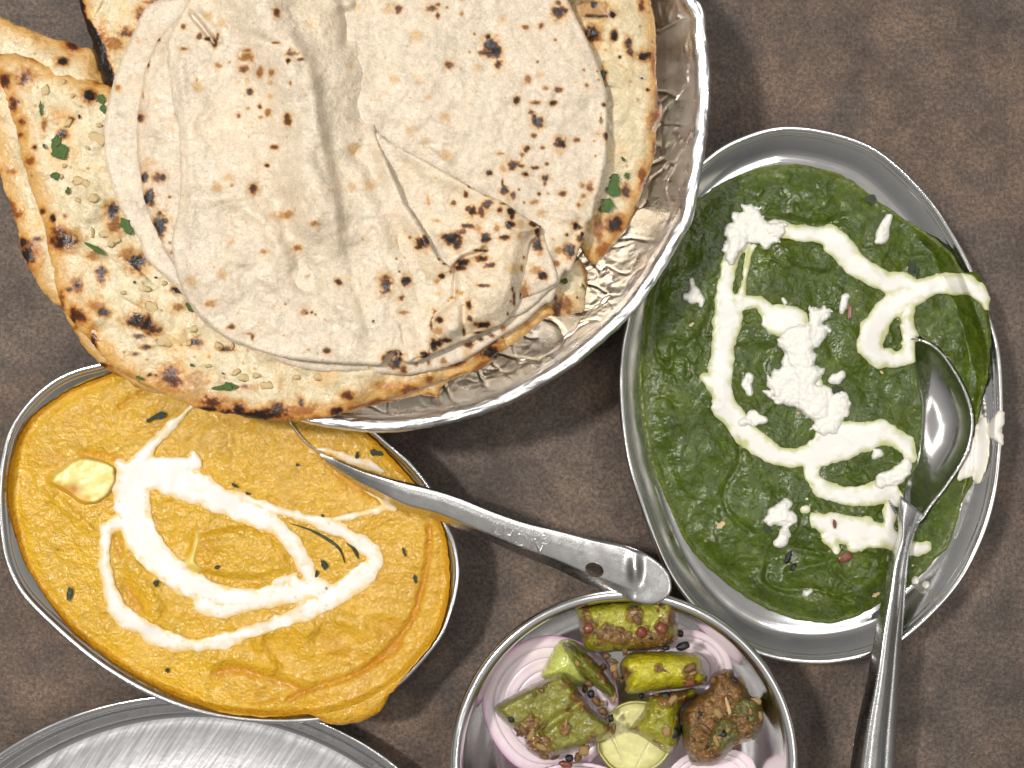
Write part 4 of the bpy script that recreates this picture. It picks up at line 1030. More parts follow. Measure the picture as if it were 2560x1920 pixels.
# ------------------------------------------------------------------ foil lined bread bowl
FRZ = .062
foil_out = spline(T(NN, (1752, 0), (1770, 80), (1780, 185), (1774, 311), (1740, 525), (1704, 602), (1623, 736), (1542, 825), (1420, 927), (1257, 1017), (1094, 1066), (972, 1084), (850, 1074), (720, 1046), (560, 980), (410, 860), (310, 700), (262, 500),
                    (258, 250), (300, 40), (400, -150), (640, -340), (1000, -420), (1380, -350), (1620, -190)), 10)
FW = np.stack(unproj(foil_out[:, 0], foil_out[:, 1], FRZ), 1)
fb = bpy.data.objects.new('foil_lined_bowl', None); fc = FW.mean(0); fb.location = (fc[0], fc[1], 0); fb.empty_display_size = .01; COL.objects.link(fb)
props(fb, 'big round bread bowl lined with crinkled silver foil', 'bowl')
def foil_noise(V, c):
    k, m, _ = V.shape
    L = np.arange(m) / m * 4600.0; A = np.repeat(L[None], k, 0)      # along the rim, pixels
    d = np.hypot(V[0, :, 0][None] - V[:, :, 0], V[0, :, 1][None] - V[:, :, 1]) / S
    lip = np.exp(-(d / 34) ** 2); wall = sstep(30, 70, d)
    sh = A + .9 * d                                               # creases run slanting down the wall
    qx = A + 30 * fbm(A, d, 90, 2, 31); qy = d + 30 * fbm(A, d, 90, 2, 32)
    f1, f2, i1 = worley(qx * .38 + qy * .35, qy * 1.0 - qx * .30, 80, 3)
    g1, g2, i2 = worley(qx * .5 - qy * .6, qy * .9 + qx * .35, 42, 9)
    gate = sstep(-.15, .35, fbm(A, d, 140, 2, 12))
    h = wall * (.00085 * np.exp(-((f2 - f1) / .05) ** 2) * (.3 + .7 * i1) + .0009 * fbm(A, d * 1.2, 150, 2, 6) + gate * (.0003 * np.exp(-((g2 - g1) / .08) ** 2) + .00028 * fbm(A - .6 * d, d * 2, 22, 3, 4)))
    h += lip * (.00042 * fbm(A / 7, d + 6 * fbm(A, d, 60, 2, 41), 5.5, 2, 8) + .0004 * fbm(A, d, 90, 3, 5) + .00010 * fbm(A, d, 12, 2, 15))
    V[:, :, 2] += h
    w = .0006 * fbm(A, d * 0, 160, 3, 2) + .00022 * fbm(A, d * 0, 16, 2, 7)
    nv = V[:, :, :2] - c; nv = nv / np.maximum(np.hypot(nv[..., 0], nv[..., 1])[..., None], 1e-6)
    V[:, :, :2] += nv * (w * np.exp(-d / 30))[..., None]
    return V
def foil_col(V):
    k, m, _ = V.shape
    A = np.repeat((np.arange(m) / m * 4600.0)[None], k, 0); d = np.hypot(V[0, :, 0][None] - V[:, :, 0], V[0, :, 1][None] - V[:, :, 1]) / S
    g = sstep(28, 60, d + 14 * fbm(A, d, 50, 3, 3)) * (.62 + .38 * fbm(A, d, 90, 3, 8))      # tan reflection of the breads painted on the inside, with oily smears
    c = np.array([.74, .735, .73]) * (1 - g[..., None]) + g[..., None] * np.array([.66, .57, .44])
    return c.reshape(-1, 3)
base_prof = [(0, FRZ - .003), (.3e-3, FRZ - .0014), (1.0e-3, FRZ - .0003), (2.2e-3, FRZ), (3.6e-3, FRZ - .0002), (4.8e-3, FRZ - .001), (6e-3, FRZ - .0026), (9e-3, FRZ - .0055), (14e-3, FRZ - .0100), (20e-3, FRZ - .0155), (27e-3, FRZ - .0215), (36e-3, FRZ - .029), (48e-3, FRZ - .036), (60e-3, FRZ - .041), (80e-3, FRZ - .043)]
ii = np.concatenate([np.arange(0, 7e-3, .35e-3), np.arange(7e-3, 40e-3, .45e-3), np.arange(40e-3, 81e-3, 2e-3)])
prof_f = [(float(a), float(np.interp(a, *zip(*base_prof)))) for a in ii]
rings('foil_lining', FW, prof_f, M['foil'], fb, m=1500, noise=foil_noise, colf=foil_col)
rings('bowl_body', FW, [(75e-3, .0006), (60e-3, .0012), (40e-3, .012), (24e-3, .032), (9e-3, .052), (2.0e-3, .0575), (.6e-3, .0590)], M['steel'], fb, m=240)

# ------------------------------------------------------------------ breads
def spots_f(lst, seed=0, halo=0):
    """list of (x, y, rx, ry, heat)"""
    def f(X, Y):
        h = np.zeros(X.shape)
        nx = fbm(X, Y, 12, 3, seed + 1); ny = fbm(X, Y, 7, 2, seed + 2)
        for (x, y, rx, ry, q) in lst:
            m = (np.abs(X - x) < 2.9 * rx + 6) & (np.abs(Y - y) < 2.9 * ry + 6)
            if not m.any(): continue
            d = np.hypot((X[m] - x) / rx, (Y[m] - y) / ry) + .58 * nx[m] + .25 * ny[m]
            if halo: h[m] = np.maximum(h[m], halo * q * sstep(2.3, .8, d))
            h[m] = np.maximum(h[m], q * np.clip(sstep(1.55, .25, d) * 1.12, 0, 1))
        return h
    return f
def sp(r, *l):
    out = []
    for t in l:
        x, y, rx = t[0], t[1], t[2]
        if len(t) == 4: ry, q = rx, t[3]
        else: ry, q = t[3], t[4]
        px, py = T(r, (x, y))[0]
        out.append((px, py, max(rx * r[2], 2.6) * 1.0, max(ry * r[2], 2.6) * 1.0, q))
    return out
HEAT = np.array([0, .18, .38, .6, .8, 1.0])
def heat_mix(base, h):
    ramp = np.array([[1, 1, 1], [.88, .70, .46], [.56, .30, .12], [.20, .085, .045], [.05, .03, .025], [.016, .014, .016]])
    c = np.stack([np.interp(h, HEAT, ramp[:, i]) for i in range(3)], 1)
    return base * c
ROTI = np.array([.635, .533, .402])
def roti_col(spots, seed, warm=None, warmc=(.69, .56, .38)):
    sf = spots_f(spots, seed, .20)
    def f(X, Y, D):
        n = fbm(X, Y, 170, 4, seed)[:, None]; n2 = fbm(X, Y, 30, 4, seed + 4)[:, None]
        c = ROTI * (1 + .07 * n + .11 * n2 + .05 * vnoise(X / 6, Y / 6, seed + 30)[:, None] + .03 * vnoise(X / 3, Y / 3, seed + 31)[:, None]) + np.zeros((len(X), 3))
        tan = np.clip(n2 * .8 + n * .5 - .12, 0, 1) * .5
        tan = tan * 1.3
        c = c * (1 - tan) + tan * np.array([.56, .42, .28])
        if warm is not None:
            w = warm(X, Y)[:, None]
            c = c * (1 - w) + w * np.array(warmc)
        f1, f2, idc = worley(X, Y, 26, seed + 9)
        fr = sstep(.13, .03, f1) * (idc > .9) * .3
        f1, f2, idc = worley(X + 8 * n2[:, 0], Y + 8 * n[:, 0], 58, seed + 29)
        fr = np.maximum(fr, sstep(.34, .02, f1 + .25 * n2[:, 0]) * (idc > .88) * .17)
        return heat_mix(c, np.maximum(sf(X, Y), fr))
    return f
def roti_bump(X, Y, seed, a=1.0):
    return a * (.0020 * fbm(X, Y, 190, 3, 11) + .0012 * fbm(X, Y, 64, 3, 14) + .00036 * fbm(X, Y, 20, 3, seed + 6))
NAAN = np.array([.65, .54, .345])
def naan_col(spots, seed, brown=45, gold=1.0, blackedge=None):
    sf = spots_f([(x, y, a * 1.18, b * 1.18, q) for x, y, a, b, q in spots], seed, .40)
    def f(X, Y, D):
        n = fbm(X, Y, 90, 4, seed)[:, None]; n2 = fbm(X, Y, 30, 3, seed + 4)[:, None]
        c = NAAN * (1 + .10 * n + .13 * n2 + .05 * vnoise(X / 6, Y / 6, seed + 30)[:, None]) + np.zeros((len(X), 3))
        g = np.clip(n * 1.3 + n2 * .6 - .12, 0, 1) * .75 * gold
        eb = sstep(brown * 1.25, 0, D + 20 * n[:, 0])[:, None] * .9 * gold
        g = np.clip(g + eb, 0, .95)
        c = c * (1 - g) + g * np.array([.60, .335, .09])
        h = sf(X, Y)
        h = np.maximum(h, .42 * sstep(14, 0, D + 12 * n2[:, 0]) * sstep(-.1, .4, fbm(X, Y, 60, 2, seed + 7)))
        f1, f2, idc = worley(X, Y, 30, seed + 19)
        h = np.maximum(h, sstep(.2, .05, f1) * (idc > .86) * .32)
        if blackedge is not None:
            h = np.maximum(h, blackedge(X, Y, D))
        return heat_mix(c, h)
    return f
def naan_bump(X, Y, seed):
    f1, f2, idc = worley(X, Y, 85, seed)
    return .0019 * fbm(X, Y, 120, 3, seed) + .0018 * np.exp(-(f1 / .34) ** 2) * (idc > .4) + .0006 * fbm(X, Y, 26, 3, seed + 3)
NG = 'naan breads in the foil lined bowl'
def naan(label, pts, base, thick, spots, seed, tilt=(0, 0, 0, 0), puff=46, brown=45, step=3, blackedge=None, gold=1.0, nz=3.0):
    sd = psdf(pts, 4, nz, 16, seed)
    c = sd.P.mean(0)
    root = empty('naan', c[0], c[1], base, label, 'naan', NG)
    bz = lambda X, Y: base + tilt[0] * (X - tilt[2]) + tilt[1] * (Y - tilt[3])
    zf = lambda X, Y, D: bz(X, Y) + thick * edge(D, puff) * (.75 + .25 * sstep(0, 120, D)) + naan_bump(X, Y, seed) * edge(D, 30)
    s = patch('crust', sd, step, zf, M['naan'], root, naan_col(spots, seed, brown, gold, blackedge), bottom=lambda X, Y, D: bz(X, Y) - .0012 * edge(D, 20))
    s.root = root
    return s
U = 1e-6
n3 = naan('lowest naan peeking out under the front naan along its lower edge', T(NN, (150, 700)) + T(RC, (400, 700), (460, 810), (500, 880), (580, 970), (640, 1030), (760, 1100), (880, 1170), (1000, 1195)) + T(NN, (560, 1010), (720, 1030), (850, 1035)) +
          T(RD, (130, 1285), (250, 1250), (420, 1212), (520, 1195), (600, 1210), (620, 1150), (680, 1112), (850, 1045), (950, 985), (965, 950)) + T(NN, (1200, 800), (900, 700), (500, 650), (250, 600)), .0600, .0035,
          sp(RC, (630, 1020, 40, 14, .95), (470, 780, 20, .4), (700, 1080, 30, .4)) + sp(RD, (560, 1200, 40, 14, .4), (300, 1240, 40, 12, .4), (955, 962, 16, 20, 1)), 41, brown=30)
n2 = naan('rear left naan with a charred bump, its tip reaching over the table at the left', T(NN, (-40, 20), (0, 40), (61, 69), (134, 98), (175, 106), (203, 118), (232, 124), (246, 165), (270, 220), (330, 350), (330, 700), (230, 760), (159, 770)) +
          T(RC, (290, 590), (230, 510), (170, 400), (125, 290), (110, 180), (60, 20)) + T(RA, (30, 1180), (0, 1060), (-60, 860), (-110, 500)), .0605, .004,
          sp(RA, (440, 285, 40, 34, .75), (380, 375, 26, 20, .95), (165, 1560, 52, 62, .92), (140, 1500, 20, 34, .9), (230, 1470, 22, 14, .9), (20, 480, 30, 40, .6), (115, 1320, 20, .5), (60, 1050, 40, 18, .35)), 52, brown=50)
n4 = naan('top left naan with a thick black burnt edge', T(NN, (196, -20), (199, 0), (212, 53), (228, 102), (240, 155), (256, 195), (274, 238), (380, 330), (520, 200), (560, -40), (400, -110), (240, -90)), .0620, .0045,
          sp(RA, (770, 205, 38, 26, .75), (700, 265, 60, 40, .42), (860, 90, 26, 40, .55), (620, 250, 30, 70, .45), (930, 10, 40, 14, .5)), 63, gold=1.25,
          blackedge=lambda X, Y, D: 1.0 * sstep(13, 5, D - 24 * sstep(20, 130, Y) + 5 * fbm(X, Y, 14, 3, 3)) * (X < 300))
n5 = naan('golden edged naan standing along the right side of the bread bowl', T(NN, (1620, -60), (1627, 0), (1637, 61), (1640, 142), (1641, 203), (1647, 240), (1655, 277), (1643, 321), (1639, 366), (1627, 423), (1603, 488), (1574, 557), (1534, 614), (1500, 650), (1489, 659), (1466, 645), (1452, 620), (1400, 560), (1360, 300), (1380, -60)), .0600, .005,
          sp(RB, (1850, 35, 18, 28, .65), (1555, 205, 36, 42, .85), (1770, 270, 20, 36, .75), (1780, 320, 18, 24, .75), (1870, 345, 38, 24, .88), (1685, 220, 16, 24, 1), (1675, 90, 15, 18, 1), (1958, 640, 16, 26, .9), (1935, 740, 34, 60, .48), (1760, 1180, 24, 34, .75), (1685, 1380, 44, 40, .9),
             (1590, 1400, 30, 80, .46), (1860, 1090, 22, 60, .5), (1890, 550, 8, .9), (1720, 350, 7, 1), (1620, 460, 16, 26, .9), (1930, 910, 10, 40, .6), (1640, 1540, 60, 40, .4), (1780, 250, 12, 14, .8)) + sp(RB, (1540, 60, 110, 60, .32), (1560, 30, 16, 22, .95), (1560, 100, 60, 12, .9)), 74, brown=34,
          tilt=(-.000004, 0, 1640, 0))
n6 = naan('small pale naan piece with a brown corner at the lower right of the stack', T(NN, (1436, 636), (1460, 662), (1469, 692), (1465, 736), (1461, 778), (1430, 787), (1391, 790), (1350, 786), (1310, 800), (1300, 700), (1380, 610)), .0600, .0035,
          sp(RD, (1370, 650, 56, 44, .5), (1345, 670, 34, 40, .72), (1325, 605, 9, 14, 1), (1400, 690, 26, 14, .5)), 85, brown=10, gold=.5)
n1 = naan('front garlic naan with coriander and a black burnt lower edge over the lower left rim',
          T(NN, (134, 171), (195, 191), (252, 207), (450, 300), (600, 700), (850, 850), (1100, 800), (1330, 760), (1387, 781), (1354, 801), (1322, 830), (1289, 856), (1245, 884), (1196, 923), (1135, 941), (1053, 970), (992, 990), (931, 1005), (850, 1034)) +
          T(RC, (2050, 1330), (1900, 1350), (1760, 1360), (1600, 1350), (1450, 1320), (1250, 1290), (1100, 1230), (1000, 1190), (870, 1130), (750, 1060), (650, 980), (550, 860), (460, 760), (400, 680), (360, 600), (330, 450), (300, 330), (270, 150), (245, 80)) +
          T(RA, (250, 1320), (190, 1150), (130, 960), (100, 800), (60, 680), (0, 530), (-60, 440), (-50, 350), (60, 325), (190, 355)), .0640, .0045,
          sp(RA, (150, 480, 44, 36, .62), (85, 640, 26, 38, .7), (30, 500, 26, 40, .75), (135, 745, 22, 22, .6), (125, 830, 22, 20, .6), (185, 985, 26, .5), (550, 590, 28, 30, 1), (385, 820, 22, 22, 1), (350, 700, 40, 30, .22), (260, 1300, 14, .7), (325, 1340, 12, 18, 1), (400, 1330, 12, .6), (690, 1290, 30, 34, 1),
             (700, 1370, 40, 60, .52), (390, 1475, 62, 46, .86), (370, 1440, 60, 40, .6), (850, 1610, 44, 40, .92), (570, 1580, 46, 34, .36), (270, 775, 14, 40, .5), (215, 905, 12, 12, 1), (455, 590, 20, 12, .3), (370, 440, 40, 18, .35), (600, 510, 40, 18, .4), (440, 740, 16, 14, .7)) +
          sp(RC, (385, 245, 66, 44, .8), (845, 385, 48, 42, .95), (780, 340, 40, 50, .38), (620, 440, 28, 26, .9), (625, 490, 20, 22, .7), (470, 530, 36, 44, .5), (430, 548, 16, 12, 1), (475, 525, 16, 12, 1), (490, 710, 34, 30, .72), (640, 690, 30, 22, .9), (590, 650, 50, 34, .38), (840, 740, 56, 34, .84), (900, 760, 34, 30, .9), (940, 800, 40, 30, .7),
             (850, 835, 28, 10, .95), (895, 905, 28, 10, .95), (1200, 875, 34, 22, .92), (1390, 915, 30, 12, 1), (1090, 555, 26, 14, 1), (1090, 660, 40, 24, .42), (900, 640, 46, 30, .22), (1040, 1080, 52, 44, .72), (1070, 1120, 46, 40, .66), (1190, 1100, 80, 50, .3), (1310, 1245, 60, 34, .66), (1290, 1285, 50, 22, .96), (1460, 1290, 36, 30, .9), (1400, 1310, 60, 24, .9),
             (1600, 1325, 140, 26, .96), (1700, 1300, 60, 34, .8), (1850, 1240, 18, 24, .75), (1840, 1290, 90, 40, .36), (2065, 1295, 30, 24, .8), (2140, 1200, 34, 22, .66), (1500, 1145, 18, 12, .6), (1560, 1150, 46, 16, .26), (380, 640, 16, 60, .5), (450, 730, 20, 60, .75), (570, 880, 20, 60, .8), (830, 945, 16, 8, 1), (920, 1075, 10, 8, 1), (960, 1075, 6, 1)) +
          sp(RD, (45, 1195, 26, 22, .66), (270, 1140, 60, 30, .3), (545, 1100, 24, 20, .5), (410, 1170, 60, 26, .52), (100, 1290, 60, 26, .42), (920, 930, 50, 26, 1), (700, 1000, 44, 14, 1), (940, 870, 34, 14, .9), (1150, 760, 20, .3), (860, 940, 60, 26, .4)), 96, brown=52)
# coriander, garlic and charred flecks baked on the front and right naan
def garnish(s, r, lst):
    for i, (nm, k, m, x, y, a, b, ang) in enumerate(lst):
        px, py = T(r, (x, y))[0]
        hz_ = {'coriander_leaf': .0016, 'garlic_bit': .0008, 'charred_fleck': .0008}[nm]
        q_ = .82 if m == 'garlic' else 1.0
        bit(nm, k, m, px, py, a * r[2] * q_, b * r[2] * q_, hz_, ang, float(s.z(px, py)) + (.0002 if m == 'garlic' else .0008), s.root, i % 4, tilt=.12 * ((i % 3) - 1))
L_, G_, K_ = 'coriander_leaf', 'garlic_bit', 'charred_fleck'
garnish(n1, RA, [(L_, 'l', 'herb', 360, 920, 56, 52, 60), (L_, 'l', 'herb', 345, 870, 30, 36, 20), (L_, 'l', 'herb', 385, 955, 26, 30, 100), (L_, 'l', 'herb', 340, 1082, 26, 24, 80), (L_, 'l', 'herb', 418, 1172, 24, 14, 95), (L_, 'l', 'herb', 252, 665, 46, 9, 85), (L_, 'l', 'herb', 622, 610, 34, 26, 60), (L_, 'l', 'herb', 636, 670, 30, 16, 80),
                 (L_, 'l', 'herb', 585, 1527, 72, 16, 30), (L_, 'l', 'herb', 775, 1390, 62, 30, 60), (L_, 'l', 'herb', 274, 900, 20, 8, 60), (K_, 'e', 'char', 548, 585, 28, 28, 30), (K_, 'e', 'char', 487, 718, 4, 14, 5), (K_, 'e', 'char', 325, 1340, 10, 20, -30),
                 (G_, 'e', 'garlic', 278, 560, 30, 46, 5), (G_, 'e', 'garlic', 395, 505, 16, 24, 0), (G_, 'e', 'garlic', 600, 855, 60, 44, 25), (G_, 'e', 'garlic', 570, 830, 40, 22, -20), (G_, 'e', 'garlic', 420, 755, 22, 40, 30), (G_, 'e', 'garlic', 490, 1115, 52, 34, 10), (G_, 'e', 'garlic', 530, 1130, 34, 26, 50), (G_, 'e', 'garlic', 575, 1215, 40, 30, 10),
                 (G_, 'e', 'garlic', 480, 1230, 26, 18, 40), (G_, 'e', 'garlic', 400, 1020, 22, 16, 0), (G_, 'e', 'garlic', 540, 910, 20, 12, 20), (G_, 'e', 'garlic', 610, 770, 26, 14, 0), (G_, 'e', 'garlic', 450, 590, 18, 12, -30), (G_, 'e', 'garlic', 570, 1420, 12, 34, -8), (G_, 'e', 'garlic', 640, 1440, 40, 26, 0), (G_, 'e', 'garlic', 690, 1490, 26, 34, 30), (G_, 'e', 'garlic', 380, 1085, 12, 20, 0)])
garnish(n1, RC, [(L_, 'l', 'herb', 1385, 1152, 84, 20, -4), (L_, 'l', 'herb', 1400, 1145, 30, 26, 60), (L_, 'l', 'herb', 860, 1094, 28, 10, 20), (L_, 'l', 'herb', 1180, 1016, 16, 8, 30), (L_, 'l', 'herb', 1165, 660, 36, 16, 50), (K_, 'e', 'char', 826, 505, 7, 7, 0), (K_, 'e', 'char', 957, 476, 8, 6, 0), (K_, 'e', 'char', 1370, 1066, 10, 4, 40),
                 (G_, 'e', 'garlic', 930, 660, 50, 38, 40), (G_, 'e', 'garlic', 900, 545, 40, 20, 10), (G_, 'e', 'garlic', 1195, 790, 24, 36, 30), (G_, 'e', 'garlic', 1345, 895, 34, 24, 20), (G_, 'e', 'garlic', 1450, 1060, 36, 20, -35), (G_, 'e', 'garlic', 1500, 1090, 50, 26, 10), (G_, 'e', 'garlic', 1640, 1140, 50, 32, 10), (G_, 'e', 'garlic', 1580, 1080, 30, 22, 0),
                 (G_, 'e', 'garlic', 1820, 1090, 30, 18, 0), (G_, 'e', 'garlic', 1960, 1085, 40, 26, 10), (G_, 'e', 'garlic', 1280, 1020, 26, 14, 0), (G_, 'e', 'garlic', 1010, 870, 60, 44, 20), (G_, 'e', 'garlic', 760, 570, 24, 16, 0), (G_, 'e', 'garlic', 1010, 510, 24, 16, 0), (G_, 'e', 'garlic', 1160, 880, 20, 28, 20), (G_, 'e', 'garlic', 1430, 900, 14, 30, 10), (G_, 'e', 'garlic', 720, 250, 30, 20, -20), (G_, 'e', 'garlic', 570, 200, 14, 32, 0)])
garnish(n5, RB, [(L_, 'l', 'herb', 1680, 1160, 52, 46, 100), (L_, 'l', 'herb', 1640, 1260, 46, 40, 120), (L_, 'l', 'herb', 1690, 1100, 34, 30, 70), (L_, 'l', 'herb', 1615, 1280, 30, 20, 160), (L_, 'l', 'herb', 1740, 978, 18, 9, 60), (L_, 'l', 'herb', 1762, 1080, 20, 16, 70), (L_, 'l', 'herb', 1610, 460, 16, 28, 0), (K_, 'e', 'char', 1675, 90, 15, 18, 0), (K_, 'e', 'char', 1687, 225, 14, 24, 10), (K_, 'e', 'char', 1888, 550, 7, 8, 0), (K_, 'e', 'char', 1870, 345, 34, 14, -20), (K_, 'e', 'char', 1855, 480, 8, 5, 30), (K_, 'e', 'char', 1718, 350, 6, 6, 0)])
garnish(n6, RD, [(L_, 'l', 'herb', 1378, 500, 24, 18, 10), (L_, 'l', 'herb', 1498, 535, 28, 7, 60), (L_, 'l', 'herb', 1450, 355, 24, 14, 30), (L_, 'l', 'herb', 1457, 600, 6, 9, 0)])
# torn strips of dough on the right naan
RG_ = 'rotis stacked in the foil lined bowl'
def roti_part(name, pts, base, thick, spots, seed, extra=None, step=3, parent=None, warm=None, w=9, nz=1.6, base_f=None, warmc=(.69, .56, .38)):
    sd0 = psdf(pts, 4, nz, 12, seed)
    bf = base_f or (lambda X, Y: base + 0 * X)
    zf = lambda X, Y, D: bf(X, Y) + thick * edge(D, w) + (roti_bump(X, Y, seed) + (extra(X, Y) if extra else 0)) * sstep(0, 40, D)
    return patch(name, sd0, step, zf, M['roti'], parent, roti_col(spots, seed, warm, warmc), bottom=lambda X, Y, D: bf(X, Y) - .0003)
# 1 lowest roti
r1_pts = T(RA, (1150, -30), (950, 10), (870, 90), (840, 160), (780, 290), (720, 420), (690, 520), (655, 660), (635, 820), (640, 950), (670, 1080), (700, 1180), (740, 1290), (800, 1400), (860, 1480), (890, 1580), (955, 1650)) + \
    T(RC, (1050, 500), (1150, 620), (1220, 720), (1300, 790), (1420, 870), (1560, 925), (1700, 985), (1800, 1022), (1950, 1052), (2100, 1057), (2212, 1050)) + T(RD, (130, 1052), (300, 1070), (400, 1076), (560, 1050), (750, 990), (900, 900), (1000, 832), (1130, 752), (1250, 642), (1330, 560)) + T(NN, (1420, 500), (1400, 100), (1000, -80), (600, -60))
r1 = empty('roti', 750, 500, .069, 'lowest plain roti of the stack, its rim showing at the left and bottom', 'roti', RG_)
roti_part('bread', r1_pts, .0690, .0016, sp(RA, (725, 540, 18, 22, .4), (850, 250, 14, .2), (775, 800, 10, .15)) + sp(RD, (790, 890, 28, 20, .85), (930, 830, 18, 16, 1), (860, 855, 18, 12, .95), (545, 1000, 10, 16, .7), (470, 1010, 12, .5), (640, 990, 20, .5), (180, 1030, 12, .4), (1210, 570, 30, 12, .4), (1000, 790, 20, .5), (1060, 700, 30, 14, .4), (345, 1000, 34, 40, 1), (390, 1040, 20, 30, .7)), 11, step=4, parent=r1, w=10)
# 2 right roti
r2_pts = T(RB, (1385, -60), (1400, 0), (1450, 100), (1500, 200), (1560, 330), (1610, 470), (1640, 600), (1645, 800), (1640, 950), (1610, 1100), (1570, 1250), (1550, 1340), (1512, 1372), (1510, 1420), (1470, 1530), (1420, 1659)) + T(RD, (1380, 435), (1340, 515), (1300, 545)) + T(NN, (1250, 800), (900, 760), (700, 500), (640, -60))
r2 = empty('roti', 1150, 350, .071, 'flat roti on the right of the stack with scattered black scorch spots', 'roti', RG_)
r2_sp = sp(RB, (360, 60, 20, 28, .7), (565, 50, 34, 22, .66), (600, 95, 14, 20, .66), (595, 30, 18, 12, .6), (1345, 75, 42, 44, .82), (1340, 20, 20, 18, .85), (1385, 70, 18, 22, .8), (660, 45, 11, .5), (750, 85, 12, .4), (1140, 165, 20, 14, .5), (1235, 160, 16, 20, .62), (925, 275, 46, 44, 1), (960, 320, 34, 38, 1), (910, 225, 22, 18, 1), (975, 395, 22, 26, .8), (900, 330, 40, 24, .75), (670, 400, 27, 26, .58),
           (825, 210, 10, .6), (795, 320, 11, .6), (1320, 245, 11, .6), (1215, 380, 9, .7), (1150, 490, 22, 26, .5), (1260, 545, 18, .42), (1340, 550, 20, 18, .7), (1085, 620, 19, 22, 1), (1210, 630, 30, 14, .62), (1310, 632, 24, 16, .8), (1175, 690, 22, 14, .7), (1192, 720, 16, 24, .85), (1215, 755, 30, 34, 1), (1190, 832, 20, 14, .6), (1348, 880, 34, 32, 1), (1455, 860, 22, 12, .6),
           (1145, 915, 22, 22, .72), (1245, 910, 24, 12, .62), (980, 945, 24, 10, .36), (1120, 950, 15, .5), (1060, 1015, 40, 24, .85), (1110, 1020, 30, 12, .6), (1200, 1030, 28, 12, .95), (1140, 1070, 20, 14, .85), (1265, 1090, 26, 22, .85), (1260, 1130, 10, 16, .6), (1270, 1005, 12, 12, .62), (915, 1065, 18, 16, 1), (1010, 1170, 24, 24, 1), (998, 1120, 8, 26, .75), (1065, 1200, 16, 20, .75), (1100, 1165, 8, .8),
           (1130, 1245, 8, .8), (1370, 1190, 24, 18, .7), (1225, 1190, 11, .72), (1280, 1190, 10, .5), (1535, 1150, 24, 34, .55), (1490, 1140, 18, .46), (1495, 1205, 18, .46), (1470, 1260, 14, 16, .48), (1190, 1240, 24, 14, .34), (1520, 525, 12, .55), (1500, 430, 9, .5), (1580, 440, 8, .6), (1580, 540, 8, .5), (1620, 645, 12, 14, .9), (1632, 830, 14, 26, .85), (1605, 740, 10, 26, .72), (1590, 490, 7, .6),
           (1450, 1390, 28, 22, 1), (1395, 1440, 12, .9), (1470, 1460, 26, 26, .72), (1487, 1440, 14, 16, .95), (1410, 1540, 36, 40, 1), (1560, 865, 8, .5), (1570, 960, 8, .5), (545, 600, 16, .22), (525, 870, 20, .18), (640, 955, 20, .18), (1310, 1470, 14, .36), (1340, 1540, 30, 24, .34), (1330, 1620, 20, .5), (1000, 1030, 30, 26, .3))
r2_ex = lambda X, Y: fold_h(X, Y, [(T(RB, (1250, 1310), (1380, 1330), (1520, 1350)), 14, 1.4), (T(RB, (1330, 1600), (1400, 1500), (1480, 1380)), 12, -1.0), (T(RB, (300, 800), (600, 1000), (900, 1180), (1200, 1290)), 30, -1.2), (T(RB, (200, 100), (240, 400), (180, 600)), 40, -1.0), (T(RB, (900, 600), (1200, 500), (1450, 520)), 60, .8)])
roti_part('bread', r2_pts, .0712, .0015, r2_sp, 12, r2_ex, parent=r2, warm=lambda X, Y: .6 * sstep(90, 20, np.hypot((X - 1435) / 1.0, (Y - 610) / 1.4)))
# 3 folded top roti
r3 = empty('roti', 750, 450, .074, 'folded top roti with big soft creases and a blistered, blackened corner', 'roti', RG_)
flapG = T(NN, (1322, 560), (1346, 561), (1356, 572), (1368, 610), (1384, 655), (1395, 702), (1375, 718), (1340, 736), (1302, 750), (1270, 780), (1240, 760), (1270, 650))
roti_part('lower_flap', flapG, .0728, .0014, sp(RD, (1212, 275, 28, 36, 1), (1240, 462, 26, 26, 1), (1200, 430, 34, 28, .34), (1210, 170, 18, 50, 1), (1140, 560, 26, 60, .42), (1180, 600, 20, .4), (1230, 330, 22, .3)), 13, parent=r3, step=2.5)
flapF = T(NN, (938, 338), (972, 354), (1033, 386), (1094, 419), (1159, 456), (1200, 480), (1257, 504), (1297, 533), (1338, 557), (1350, 572), (1342, 592), (1328, 604), (1320, 640), (1313, 690), (1302, 744), (1282, 782), (1257, 809), (1234, 818), (1200, 832), (1165, 850), (1120, 868), (1085, 884), (1030, 905), (1000, 860), (990, 660), (955, 470))
